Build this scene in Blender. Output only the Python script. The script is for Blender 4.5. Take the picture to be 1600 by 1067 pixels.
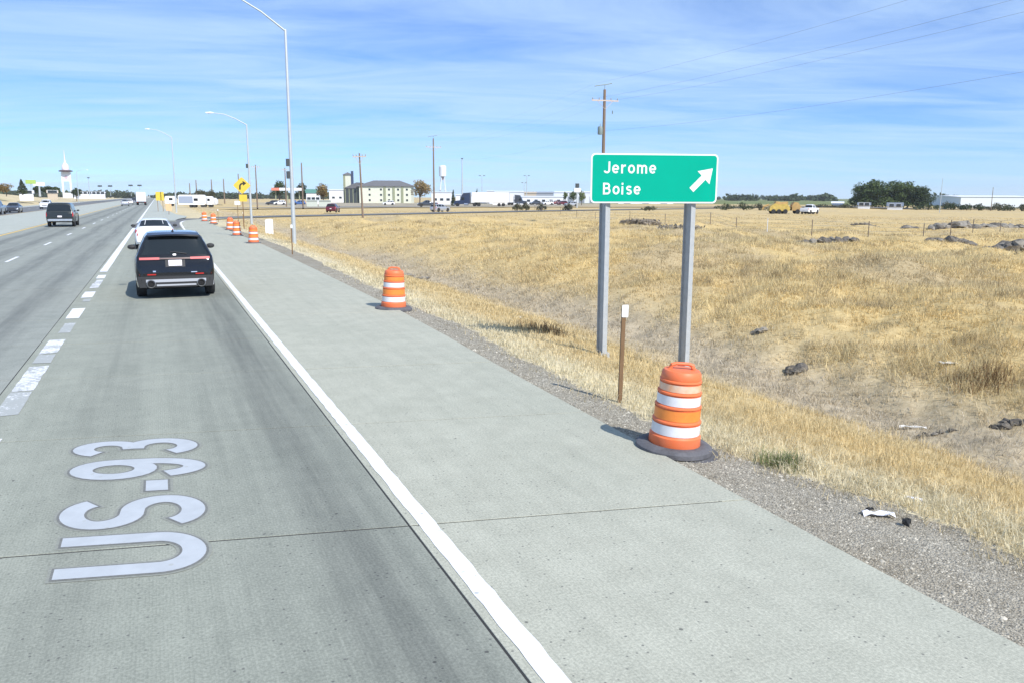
import bpy, math, random
import numpy as np

for o in list(bpy.data.objects):
    bpy.data.objects.remove(o)
random.seed(7)
rng = np.random.default_rng(11)
R = math.radians
scene = bpy.context.scene
COL = scene.collection

# ------------------------------------------------------------------ camera
F, H = 1275.0, 2.55
YAW, PITCH, ROLL = R(23.2332), R(10.0019), R(0.2)
cf = np.array([math.sin(YAW)*math.cos(PITCH), math.cos(YAW)*math.cos(PITCH), -math.sin(PITCH)])
cr0 = np.array([math.cos(YAW), -math.sin(YAW), 0.0])
cu0 = np.cross(cr0, cf)
cr = cr0*math.cos(ROLL) + cu0*math.sin(ROLL)
cu = -cr0*math.sin(ROLL) + cu0*math.cos(ROLL)
from mathutils import Matrix, Vector
cam_d = bpy.data.cameras.new('camera')
cam = bpy.data.objects.new('camera', cam_d)
COL.objects.link(cam)
cam.matrix_world = Matrix(((cr[0], cu[0], -cf[0], 0), (cr[1], cu[1], -cf[1], 0), (cr[2], cu[2], -cf[2], H), (0, 0, 0, 1)))
cam_d.sensor_width = 36.0
cam_d.lens = 36.0*F/1600.0
cam_d.clip_start = 0.1
cam_d.clip_end = 20000
scene.camera = cam

# ------------------------------------------------------------------ world and sun
SUN_EL, SUN_AZ = R(43), R(163)      # azimuth measured clockwise from +Y, the sun stands behind and to the right
world = bpy.data.worlds.new('World')
scene.world = world
world.use_nodes = True
wn, wl = world.node_tree.nodes, world.node_tree.links
wn.clear()
w_out = wn.new('ShaderNodeOutputWorld')
w_bg = wn.new('ShaderNodeBackground')
w_bg.inputs['Strength'].default_value = 0.10
sky = wn.new('ShaderNodeTexSky')
sky.sky_type = 'NISHITA'
sky.sun_disc = False
sky.sun_elevation = SUN_EL
sky.sun_rotation = SUN_AZ
sky.altitude = 2500
sky.air_density = 1.0
sky.dust_density = 0.0
sky.ozone_density = 6.0
tc = wn.new('ShaderNodeTexCoord')
sep = wn.new('ShaderNodeSeparateXYZ')
wl.new(tc.outputs['Generated'], sep.inputs[0])


def wmath(op, a, b=None, c=None, clamp=False):
    n = wn.new('ShaderNodeMath')
    n.operation = op
    n.use_clamp = clamp
    for i, v in enumerate((a, b, c)):
        if v is None:
            continue
        if isinstance(v, (int, float)):
            n.inputs[i].default_value = v
        else:
            wl.new(v, n.inputs[i])
    return n.outputs[0]


# thin cirrus on a flat layer high above the ground
zc = wmath('ADD', wmath('MAXIMUM', sep.outputs['Z'], 0.0), 0.07)
comb = wn.new('ShaderNodeCombineXYZ')
wl.new(wmath('DIVIDE', sep.outputs['X'], zc), comb.inputs[0])
wl.new(wmath('DIVIDE', sep.outputs['Y'], zc), comb.inputs[1])
cmap = wn.new('ShaderNodeMapping')
cmap.vector_type = 'TEXTURE'
cmap.inputs['Rotation'].default_value = (0, 0, R(-19))
cmap.inputs['Scale'].default_value = (2.4, 0.95, 1)
wl.new(comb.outputs[0], cmap.inputs['Vector'])
cn = wn.new('ShaderNodeTexNoise')
cn.inputs['Scale'].default_value = 1.3
cn.inputs['Detail'].default_value = 6
cn.inputs['Roughness'].default_value = 0.62
cn.inputs['Distortion'].default_value = 0.9
wl.new(cmap.outputs[0], cn.inputs['Vector'])
cn2 = wn.new('ShaderNodeTexNoise')
cn2.inputs['Scale'].default_value = 0.33
cn2.inputs['Detail'].default_value = 3
wl.new(cmap.outputs[0], cn2.inputs['Vector'])
cm = wn.new('ShaderNodeMapRange')
cm.inputs['From Min'].default_value = 0.37
cm.inputs['From Max'].default_value = 0.76
cm.inputs['To Min'].default_value = 0.10
cm.inputs['To Max'].default_value = 0.95
wl.new(wmath('ADD', wmath('MULTIPLY', cn.outputs['Fac'], 0.72), wmath('MULTIPLY', cn2.outputs['Fac'], 0.34)), cm.inputs['Value'])
tint = wn.new('ShaderNodeMix')
tint.data_type = 'RGBA'
tint.blend_type = 'MULTIPLY'
tint.inputs['Factor'].default_value = 1.0
wl.new(sky.outputs[0], tint.inputs['A'])
tint.inputs['B'].default_value = (0.74, 0.97, 1.30, 1)
cmix = wn.new('ShaderNodeMix')
cmix.data_type = 'RGBA'
wl.new(cm.outputs[0], cmix.inputs['Factor'])
wl.new(tint.outputs['Result'], cmix.inputs['A'])
cmix.inputs['B'].default_value = (5.0, 6.8, 9.2, 1)
wl.new(cmix.outputs['Result'], w_bg.inputs['Color'])
wl.new(w_bg.outputs[0], w_out.inputs['Surface'])

sun_d = bpy.data.lights.new('sun', 'SUN')
sun_d.energy = 4.2
sun_d.angle = R(0.53)
sun_d.color = (1.0, 0.955, 0.89)
sun = bpy.data.objects.new('sun', sun_d)
COL.objects.link(sun)
sdir = Vector((math.sin(SUN_AZ)*math.cos(SUN_EL), math.cos(SUN_AZ)*math.cos(SUN_EL), math.sin(SUN_EL)))
sun.rotation_euler = sdir.to_track_quat('Z', 'Y').to_euler()

scene.render.engine = 'CYCLES'
scene.view_settings.view_transform = 'Standard'
scene.view_settings.look = 'None'
scene.view_settings.exposure = 0.35
scene.view_settings.gamma = 1.0


# ------------------------------------------------------------------ helpers: where a thing seen at a pixel stands
def G(px, py, z=0.0):
    d = cf + cr*(px-800)/F - cu*(py-533.5)/F
    t = (z-H)/d[2]
    return float(d[0]*t), float(d[1]*t)


def D(px, py, dist):
    d = cf + cr*(px-800)/F - cu*(py-533.5)/F
    t = dist/math.hypot(d[0], d[1])
    return float(d[0]*t), float(d[1]*t), float(H+d[2]*t)


# ------------------------------------------------------------------ helpers: noise
def _hash(ix, iy, seed):
    n = (ix.astype(np.int64)*374761393 + iy.astype(np.int64)*668265263 + seed*1442695041) & 0x7fffffff
    n = ((n ^ (n >> 13))*1274126177) & 0x7fffffff
    return ((n ^ (n >> 16)) & 0xffff)/65535.0


def vnoise(x, y, seed=0):
    x = np.asarray(x, float); y = np.asarray(y, float)
    ix, iy = np.floor(x), np.floor(y)
    fx, fy = x-ix, y-iy
    fx = fx*fx*(3-2*fx); fy = fy*fy*(3-2*fy)
    a = _hash(ix, iy, seed); b = _hash(ix+1, iy, seed)
    c = _hash(ix, iy+1, seed); d = _hash(ix+1, iy+1, seed)
    return (a*(1-fx)+b*fx)*(1-fy) + (c*(1-fx)+d*fx)*fy


def fbm(x, y, seed=0, oct=4):
    v = 0; a = 0.5; f = 1.0
    for i in range(oct):
        v = v + a*vnoise(x*f+i*17.3, y*f-i*9.1, seed+i)
        a *= 0.5; f *= 2.03
    return v/(1-0.5**oct)


def sstep(a, b, x):
    t = np.clip((np.asarray(x, float)-a)/(b-a), 0, 1)
    return t*t*(3-2*t)


# ------------------------------------------------------------------ helpers: materials
MATS = {}


def mat(name, col, rough=0.6, metal=0.0, var=0.0, scale=4.0, bump=0.0, bscale=40.0, spec=0.5, coat=0.0, col2=None, detail=5, trans=0.0, stretch=None):
    if name in MATS:
        return MATS[name]
    m = bpy.data.materials.new(name)
    m.use_nodes = True
    nt = m.node_tree
    b = nt.nodes['Principled BSDF']
    b.inputs['Base Color'].default_value = (*col, 1)
    b.inputs['Roughness'].default_value = rough
    b.inputs['Metallic'].default_value = metal
    b.inputs['Specular IOR Level'].default_value = spec
    b.inputs['Coat Weight'].default_value = coat
    b.inputs['Transmission Weight'].default_value = trans
    t = nt.nodes.new('ShaderNodeTexCoord')
    vec = t.outputs['Object']
    if stretch:
        mp = nt.nodes.new('ShaderNodeMapping')
        mp.inputs['Scale'].default_value = stretch
        nt.links.new(vec, mp.inputs['Vector'])
        vec = mp.outputs[0]
    if var or col2:
        n = nt.nodes.new('ShaderNodeTexNoise')
        n.inputs['Scale'].default_value = scale
        n.inputs['Detail'].default_value = detail
        n.inputs['Roughness'].default_value = 0.65
        nt.links.new(vec, n.inputs['Vector'])
        mx = nt.nodes.new('ShaderNodeMix')
        mx.data_type = 'RGBA'
        rg = nt.nodes.new('ShaderNodeMapRange')
        rg.inputs['From Min'].default_value = 0.32
        rg.inputs['From Max'].default_value = 0.68
        nt.links.new(n.outputs['Fac'], rg.inputs['Value'])
        nt.links.new(rg.outputs[0], mx.inputs['Factor'])
        if col2:
            mx.inputs['A'].default_value = (*col, 1)
            mx.inputs['B'].default_value = (*col2, 1)
        else:
            mx.inputs['A'].default_value = (*[c*(1-var) for c in col], 1)
            mx.inputs['B'].default_value = (*[min(1, c*(1+var)) for c in col], 1)
        nt.links.new(mx.outputs['Result'], b.inputs['Base Color'])
    if bump:
        n2 = nt.nodes.new('ShaderNodeTexNoise')
        n2.inputs['Scale'].default_value = bscale
        n2.inputs['Detail'].default_value = 4
        nt.links.new(vec, n2.inputs['Vector'])
        bp = nt.nodes.new('ShaderNodeBump')
        bp.inputs['Strength'].default_value = bump
        bp.inputs['Distance'].default_value = 0.02
        nt.links.new(n2.outputs['Fac'], bp.inputs['Height'])
        nt.links.new(bp.outputs[0], b.inputs['Normal'])
    MATS[name] = m
    return m


class NT:
    """short-hand for building a node material"""
    def __init__(s, name):
        s.m = bpy.data.materials.new(name)
        s.m.use_nodes = True
        s.t = s.m.node_tree
        s.b = s.t.nodes['Principled BSDF']
        MATS[name] = s.m
        g = s.t.nodes.new('ShaderNodeNewGeometry')
        s.pos = g.outputs['Position']

    def link(s, a, b):
        s.t.links.new(a, b)

    def set(s, sock, v):
        if isinstance(v, (int, float)):
            sock.default_value = v
        elif isinstance(v, tuple):
            sock.default_value = v if len(v) == 4 or sock.type == 'VECTOR' else (*v, 1)
        else:
            s.link(v, sock)

    def math(s, op, a, b=0.0, clamp=False):
        n = s.t.nodes.new('ShaderNodeMath')
        n.operation = op
        n.use_clamp = clamp
        s.set(n.inputs[0], a); s.set(n.inputs[1], b)
        return n.outputs[0]

    def noise(s, scale, detail=5, rough=0.6, vec=None, stretch=None, dist=0.0):
        v = vec or s.pos
        if stretch:
            mp = s.t.nodes.new('ShaderNodeMapping')
            mp.inputs['Scale'].default_value = stretch
            s.link(v, mp.inputs['Vector'])
            v = mp.outputs[0]
        n = s.t.nodes.new('ShaderNodeTexNoise')
        n.inputs['Scale'].default_value = scale
        n.inputs['Detail'].default_value = detail
        n.inputs['Roughness'].default_value = rough
        n.inputs['Distortion'].default_value = dist
        s.link(v, n.inputs['Vector'])
        return n.outputs['Fac']

    def ramp(s, v, a, b, lo=0.0, hi=1.0):
        n = s.t.nodes.new('ShaderNodeMapRange')
        n.interpolation_type = 'SMOOTHSTEP'
        n.inputs['From Min'].default_value = a
        n.inputs['From Max'].default_value = b
        n.inputs['To Min'].default_value = lo
        n.inputs['To Max'].default_value = hi
        s.link(v, n.inputs['Value'])
        return n.outputs[0]

    def mix(s, f, a, b, mode='MIX'):
        n = s.t.nodes.new('ShaderNodeMix')
        n.data_type = 'RGBA'
        n.blend_type = mode
        s.set(n.inputs['Factor'], f); s.set(n.inputs['A'], a); s.set(n.inputs['B'], b)
        return n.outputs['Result']

    def bump(s, h, strength, dist=0.01, nrm=None):
        n = s.t.nodes.new('ShaderNodeBump')
        n.inputs['Strength'].default_value = strength
        n.inputs['Distance'].default_value = dist
        s.link(h, n.inputs['Height'])
        if nrm:
            s.link(nrm, n.inputs['Normal'])
        return n.outputs[0]

    def attr(s, name):
        n = s.t.nodes.new('ShaderNodeAttribute')
        n.attribute_name = name
        return n

    def xyz(s):
        n = s.t.nodes.new('ShaderNodeSeparateXYZ')
        s.link(s.pos, n.inputs[0])
        return n.outputs

    def done(s, col, rough=0.8, nrm=None, spec=0.3):
        s.set(s.b.inputs['Base Color'], col)
        s.set(s.b.inputs['Roughness'], rough)
        s.b.inputs['Specular IOR Level'].default_value = spec
        if nrm:
            s.link(nrm, s.b.inputs['Normal'])
        return s.m


# ------------------------------------------------------------------ helpers: meshes
class MB:
    def __init__(s):
        s.v = []; s.f = []

    def add(s, vs, fs):
        o = len(s.v)
        s.v += [tuple(map(float, p)) for p in vs]
        s.f += [tuple(i+o for i in f) for f in fs]
        return s

    def box(s, x0, x1, y0, y1, z0, z1, c=0.0):
        """box with chamfered vertical and top edges when c is given"""
        if c <= 0:
            vs = [(x0, y0, z0), (x1, y0, z0), (x1, y1, z0), (x0, y1, z0), (x0, y0, z1), (x1, y0, z1), (x1, y1, z1), (x0, y1, z1)]
            fs = [(0, 3, 2, 1), (4, 5, 6, 7), (0, 1, 5, 4), (1, 2, 6, 5), (2, 3, 7, 6), (3, 0, 4, 7)]
            return s.add(vs, fs)

        def ring(i, z):
            a0, a1, b0, b1 = x0+i, x1-i, y0+i, y1-i
            return [(a0+c, b0, z), (a1-c, b0, z), (a1, b0+c, z), (a1, b1-c, z), (a1-c, b1, z), (a0+c, b1, z), (a0, b1-c, z), (a0, b0+c, z)]
        vs = ring(c, z0)+ring(0, z0+c)+ring(0, z1-c)+ring(c, z1)
        fs = [tuple(range(7, -1, -1)), tuple(range(24, 32))]
        for k in range(3):
            for i in range(8):
                j = (i+1) % 8
                fs.append((k*8+i, k*8+j, (k+1)*8+j, (k+1)*8+i))
        return s.add(vs, fs)

    def prism(s, poly, z0, z1):
        n = len(poly)
        vs = [(x, y, z0) for x, y in poly]+[(x, y, z1) for x, y in poly]
        fs = [tuple(range(n-1, -1, -1)), tuple(range(n, 2*n))]+[(i, (i+1) % n, n+(i+1) % n, n+i) for i in range(n)]
        return s.add(vs, fs)

    def lathe(s, prof, n=24, axis='z', o=(0, 0, 0)):
        vs = []; fs = []
        for r, z in prof:
            for i in range(n):
                a = 2*math.pi*i/n
                c_, s_ = r*math.cos(a), r*math.sin(a)
                p = (c_, s_, z) if axis == 'z' else ((z, c_, s_) if axis == 'x' else (s_, z, c_))
                vs.append((p[0]+o[0], p[1]+o[1], p[2]+o[2]))
        for k in range(len(prof)-1):
            for i in range(n):
                j = (i+1) % n
                fs.append((k*n+i, k*n+j, (k+1)*n+j, (k+1)*n+i))
        fs.append(tuple(range(n-1, -1, -1)))
        fs.append(tuple(range((len(prof)-1)*n, len(prof)*n)))
        return s.add(vs, fs)

    def tube(s, pts, rad, n=8):
        pts = [Vector(p) for p in pts]
        rads = rad if isinstance(rad, (list, tuple)) else [rad]*len(pts)
        vs = []; fs = []
        for k, p in enumerate(pts):
            a = pts[max(k-1, 0)]; b = pts[min(k+1, len(pts)-1)]
            t = (b-a).normalized()
            up = Vector((0, 0, 1)) if abs(t.z) < 0.9 else Vector((0, 1, 0))
            u = t.cross(up).normalized(); w = u.cross(t)
            for i in range(n):
                an = 2*math.pi*i/n
                q = p+(u*math.cos(an)+w*math.sin(an))*rads[k]
                vs.append(q)
        for k in range(len(pts)-1):
            for i in range(n):
                j = (i+1) % n
                fs.append((k*n+i, k*n+j, (k+1)*n+j, (k+1)*n+i))
        fs.append(tuple(range(n-1, -1, -1)))
        fs.append(tuple(range((len(pts)-1)*n, len(pts)*n)))
        return s.add(vs, fs)

    def ribbon(s, pts, w, z=0.0, closed=False, plane='xy'):
        P = [pts[0]]
        for q in pts[1:]:
            if math.hypot(q[0]-P[-1][0], q[1]-P[-1][1]) > 1e-4:
                P.append(q)
        P = np.array(P, float)
        n = len(P)
        L_, R_ = [], []
        for i in range(n):
            a = P[(i-1) % n] if (closed or i > 0) else P[i]
            b = P[(i+1) % n] if (closed or i < n-1) else P[i]
            t = b-a
            t = t/max(np.hypot(*t), 1e-9)
            nn = np.array([-t[1], t[0]])
            L_.append(P[i]+nn*w/2); R_.append(P[i]-nn*w/2)

        def pl(p):
            return (p[0], p[1], z) if plane == 'xy' else (p[0], -z, p[1])
        vs = [pl(p) for p in L_]+[pl(p) for p in R_]
        m = n if closed else n-1
        fs = [(n+i, n+(i+1) % n, (i+1) % n, i) for i in range(m)]
        return s.add(vs, fs)

    def build(s, name, material, parent=None, smooth=None, loc=None, rot=None):
        me = bpy.data.meshes.new(name)
        me.from_pydata(s.v, [], s.f)
        if material:
            me.materials.append(material)
        if smooth is not None:
            me.polygons.foreach_set('use_smooth', [True]*len(me.polygons))
            me.set_sharp_from_angle(angle=R(smooth))
        me.update()
        o = bpy.data.objects.new(name, me)
        COL.objects.link(o)
        if parent:
            o.parent = parent
        if loc:
            o.location = loc
        if rot:
            o.rotation_euler = rot
        return o


def tag(o, label=None, cat=None, group=None, kind=None):
    if label: o['label'] = label
    if cat: o['category'] = cat
    if group: o['group'] = group
    if kind: o['kind'] = kind
    return o


def thing(name, label, cat, loc=(0, 0, 0), rz=0.0, group=None, rot=None):
    o = bpy.data.objects.new(name, None)
    o.empty_display_size = 0.2
    COL.objects.link(o)
    o.location = loc
    o.rotation_euler = rot if rot else (0, 0, rz)
    return tag(o, label, cat, group)


def copy_tree(o, parent=None):
    c = o.copy()
    COL.objects.link(c)
    c.parent = parent
    for ch in list(o.children):
        copy_tree(ch, c)
    return c


def np_mesh(name, V, FI, material, per=3, col=None, smooth=False):
    me = bpy.data.meshes.new(name)
    nf = len(FI)
    me.vertices.add(len(V))
    me.vertices.foreach_set('co', np.asarray(V, np.float32).ravel())
    me.loops.add(nf*per)
    me.loops.foreach_set('vertex_index', np.asarray(FI, np.int32).ravel())
    me.polygons.add(nf)
    me.polygons.foreach_set('loop_start', np.arange(nf, dtype=np.int32)*per)
    me.polygons.foreach_set('loop_total', np.full(nf, per, np.int32))
    if smooth:
        me.polygons.foreach_set('use_smooth', np.ones(nf, bool))
    for an, arr in (col or {}).items():
        at = me.attributes.new(an, 'FLOAT_COLOR', 'POINT')
        c4 = np.ones((len(V), 4), np.float32)
        c4[:, :3] = arr
        at.data.foreach_set('color', c4.ravel())
    me.update()
    me.validate()
    me.materials.append(material)
    o = bpy.data.objects.new(name, me)
    COL.objects.link(o)
    return o


# ================================================================== TERRAIN
CRACK = 1.665
RAMP = np.array([(0.0, 66), (0.0, 76), (0.0, 92), (1.6, 103), (6.5, 113), (14, 122), (24, 132), (38, 143), (56, 155), (80, 169), (120, 188), (180, 214), (260, 245)], float)


def smooth_poly(P, n=160):
    P = np.asarray(P, float)
    d = np.r_[0, np.cumsum(np.hypot(*np.diff(P, axis=0).T))]
    t = np.linspace(0, d[-1], n)
    q = np.c_[np.interp(t, d, P[:, 0]), np.interp(t, d, P[:, 1])]
    for _ in range(30):
        q[1:-1] = (q[:-2]+2*q[1:-1]+q[2:])/4
    return q


RAMPS = smooth_poly(RAMP)


def ramp_z(y):
    return -0.45*sstep(85, 150, y)


def ramp_dist(x, y):
    x = np.asarray(x, float); y = np.asarray(y, float)
    best = np.full(np.broadcast(x, y).shape, 1e9)
    for i in range(0, len(RAMPS)-1):
        a = RAMPS[i]; b = RAMPS[i+1]
        ab = b-a
        t = np.clip(((x-a[0])*ab[0]+(y-a[1])*ab[1])/(ab@ab), 0, 1)
        dd = np.hypot(x-a[0]-ab[0]*t, y-a[1]-ab[1]*t)
        best = np.minimum(best, dd)
    return best


def edge_x(y):
    """right edge of the concrete shoulder"""
    y = np.asarray(y, float)
    return np.interp(y, [-50, 3, 11, 17, 26, 45, 56, 66, 80], [4.3, 4.43, 4.66, 4.92, 5.0, 5.1, 4.98, 4.85, 4.4])


def gravel_w(y):
    y = np.asarray(y, float)
    w = np.interp(y, [-20, 3.5, 5, 6.5, 9, 11, 16, 18, 25, 37, 60], [1.7, 1.45, 1.25, 0.75, 0.65, 0.6, 0.7, 0.55, 0.7, 0.95, 0.9])
    return w + 0.22*(fbm(y*1.3, y*0+3.1, 5, 3)-0.5) + 0.16*(fbm(y*5.0, y*0+1.1, 8, 2)-0.5)


def terrain(x, y):
    x = np.asarray(x, float); y = np.asarray(y, float)
    e = edge_x(np.minimum(y, 66))
    s = x-e
    gw = gravel_w(y)
    # right side: verge, ditch, bank, field
    wob = 0.7*(fbm(y*0.12, y*0+7.7, 31, 3)-0.5)
    prof = np.interp(s-wob*sstep(1.5, 4, s), [0, 0.05, 0.8, 2.4, 3.6, 5.2, 6.4, 8.2, 10.5, 15, 30, 70, 140, 400],
                     [-0.075, -0.05, -0.09, -0.20, -0.52, -0.98, -0.98, -0.42, 0.0, 0.05, -0.35, -0.85, -1.15, -1.25])
    rough = (fbm(x*0.20, y*0.20, 3, 4)-0.5)*1.35*sstep(6, 13, s)*(1-0.6*sstep(40, 90, s)) + (fbm(x*0.06, y*0.06, 9, 3)-0.5)*1.0*sstep(8, 35, s)
    fine = (fbm(x*1.1, y*1.1, 21, 4)-0.5)*0.34*sstep(1.0, 5.0, s)
    hump = 0.35*np.exp(-((s-24)/8)**2)*(0.4+fbm(x*0.05, y*0.05, 44, 2))
    near = sstep(400, 90, np.hypot(x, y))
    zr = prof + (rough+fine+hump)*near
    # far gentle rise behind the field
    dd = np.hypot(x, y)
    zr = zr + 9.0*sstep(700, 3200, dd)*sstep(50, 600, x)
    # beyond the ramp the ground is level
    lvl = -0.55+0.25*(fbm(x*0.03, y*0.03, 12, 3)-0.5)
    k = sstep(80, 108, y-0.55*np.maximum(x-10, 0))
    zr = zr*(1-k)+lvl*k*sstep(0, 12, s) + np.where(s < 12, (1-sstep(0, 12, s))*k*-0.1, 0)
    rd = ramp_dist(np.clip(x, -30, 280), np.clip(y, 50, 260))
    rz = ramp_z(y)-0.10
    kr = (1-sstep(5.4, 13, rd))*sstep(70, 84, y)*(s > -1)
    zr = zr*(1-kr)+rz*kr
    # left side: bank rising beyond the far carriageway
    t = -x-31.5
    bank = 0.02+3.9*sstep(2, 34, t)*sstep(60, 175, y)*(1-0.85*sstep(330, 620, y))+(fbm(x*0.1, y*0.1, 15, 3)-0.5)*0.5*sstep(2, 15, t)
    z = np.where(x > e-0.0, zr, np.where(t > 0, bank-0.06, -0.075))
    gore = (x < e) & (x > -1.8) & (y > 80)
    z = np.where(gore & (y < 112), -0.11, z)
    # gore and verge right of the through lanes beyond the ramp
    return z


def ground_tint(x, y):
    """real colours of soil, straw litter, ditch weeds, gravel, crops"""
    e = edge_x(np.minimum(y, 66))
    s = x-e
    n1 = fbm(x*0.5, y*0.5, 61, 4); n2 = fbm(x*0.09, y*0.09, 71, 3); n3 = fbm(x*2.2, y*2.2, 83, 3)
    gold = np.array([0.56, 0.455, 0.258]); pale = np.array([0.60, 0.54, 0.385]); weed = np.array([0.44, 0.385, 0.295])
    dirt = np.array([0.255, 0.235, 0.20]); brown = np.array([0.47, 0.375, 0.215])
    w = (1-sstep(0.4, 1.5, s-gravel_w(y)))[..., None]
    gb_ = sstep(7, 10, s)[..., None]
    gold_ = gold*(1-gb_)+np.array([0.575, 0.45, 0.225])*gb_
    c = gold_*(1-n1[..., None]*0.35)+brown*n1[..., None]*0.35
    c = c*(1-w)+pale*w
    wd = (np.exp(-((s-6.0-1.0*(n2-0.5)*3)/1.25)**2)*0.9)[..., None]
    c = c*(1-wd)+weed*wd
    patch = (sstep(0.50, 0.64, n2*0.55+n1*0.45)*sstep(7, 11, s)*0.55)[..., None]
    c = c*(1-patch)+(weed*0.62+brown*0.2)*patch
    c = c*(0.86+0.28*n3[..., None])
    far = sstep(60, 160, np.hypot(x, y))[..., None]
    c = c*(1-far*0.4)+(np.array([0.56, 0.45, 0.26])*(0.78+0.44*n2[..., None]))*far*0.4
    # green crops far off to the right, grey lots behind the ramp
    gr = (sstep(360, 420, np.hypot(x, y)-40*n2)*sstep(40, 90, x-0.45*y+120))[..., None]
    c = c*(1-gr)+(np.array([0.17, 0.20, 0.085])*(0.8+0.5*n1[..., None]))*gr
    lawn = (np.exp(-(((x+62)/15)**4))*sstep(205, 225, y)*(1-sstep(300, 330, y)))[..., None]
    c = c*(1-lawn)+np.array([0.10, 0.17, 0.045])*lawn
    lot = (sstep(205, 225, y-0.33*x+0)*(1-sstep(390, 460, y))*sstep(25, 45, x)*(1-sstep(0.5, 0.62, x/np.maximum(y, 1))))[..., None]*0.75
    c = c*(1-lot)+np.array([0.33, 0.32, 0.29])*(0.8+0.4*n1[..., None])*lot
    return c


def build_ground():
    rs = np.r_[np.linspace(0.6, 5, 22)[:-1], np.geomspace(5, 320, 330), np.geomspace(325, 4500, 50)]
    a1 = np.linspace(R(-14), R(66), 420)
    a2 = np.linspace(R(66), R(346), 80)[1:-1]
    an = np.r_[a1, a2]
    A, Rr = np.meshgrid(an, rs)
    X = np.sin(A)*Rr; Y = np.cos(A)*Rr
    Z = terrain(X, Y)
    V = np.c_[X.ravel(), Y.ravel(), Z.ravel()]
    n = len(an); m = len(rs)
    i, j = np.meshgrid(np.arange(m-1), np.arange(n), indexing='ij')
    jn = (j+1) % n
    FI = np.stack([i*n+j, i*n+jn, (i+1)*n+jn, (i+1)*n+j], -1).reshape(-1, 4)[:, ::-1]
    C = ground_tint(X, Y).reshape(-1, 3)
    e = edge_x(np.minimum(Y, 66))
    gravel = ((1-sstep(-0.06, 0.16, X-e-gravel_w(Y)))*(Y < 75)).ravel()
    # the centre fan
    k = NT('dry_ground')
    tint_ = k.attr('tint').outputs['Color']
    gfac = k.attr('gravel').outputs['Fac']
    n1 = k.noise(9, 8, 0.7)
    n2 = k.noise(55, 6, 0.7)
    n3 = k.noise(1.6, 5, 0.65)
    straw = k.mix(k.ramp(n1, 0.3, 0.7), tint_, k.mix(1.0, tint_, (0.74, 0.71, 0.66), 'MULTIPLY'))
    straw = k.mix(k.ramp(n2, 0.35, 0.68), straw, k.mix(1.0, straw, (1.25, 1.22, 1.16), 'MULTIPLY'))
    vor = k.t.nodes.new('ShaderNodeTexVoronoi')
    vor.inputs['Scale'].default_value = 62
    k.link(k.pos, vor.inputs['Vector'])
    st = k.mix(k.ramp(vor.outputs['Color'], 0.1, 0.9), (0.24, 0.22, 0.175), (0.49, 0.46, 0.38))
    grav = k.mix(k.ramp(n3, 0.35, 0.7), st, k.mix(1.0, st, (0.80, 0.76, 0.70), 'MULTIPLY'))
    grav = k.mix(k.ramp(k.noise(160, 3), 0.4, 0.75, 0, 0.5), grav, (0.34, 0.31, 0.27))
    gmask = k.ramp(k.math('ADD', gfac, k.math('MULTIPLY', k.math('SUBTRACT', n1, 0.5), 0.9)), 0.35, 0.62)
    col = k.mix(gmask, straw, grav)
    bh = k.math('ADD', k.math('MULTIPLY', n1, 0.6), k.math('MULTIPLY', n2, 0.4))
    m_ = k.done(col, 0.95, k.bump(k.math('ADD', bh, k.math('MULTIPLY', vor.outputs['Distance'], gmask)), 0.6, 0.03), 0.1)
    # FLOAT_COLOR attribs
    g3 = np.repeat(gravel[:, None], 3, 1)
    o = np_mesh('ground', V, FI, m_, 4, {'tint': C, 'gravel': g3}, smooth=True)
    tag(o, 'dry grassy ground with a roadside ditch, bank and open field', kind='structure')
    return o


ground = build_ground()

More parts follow.
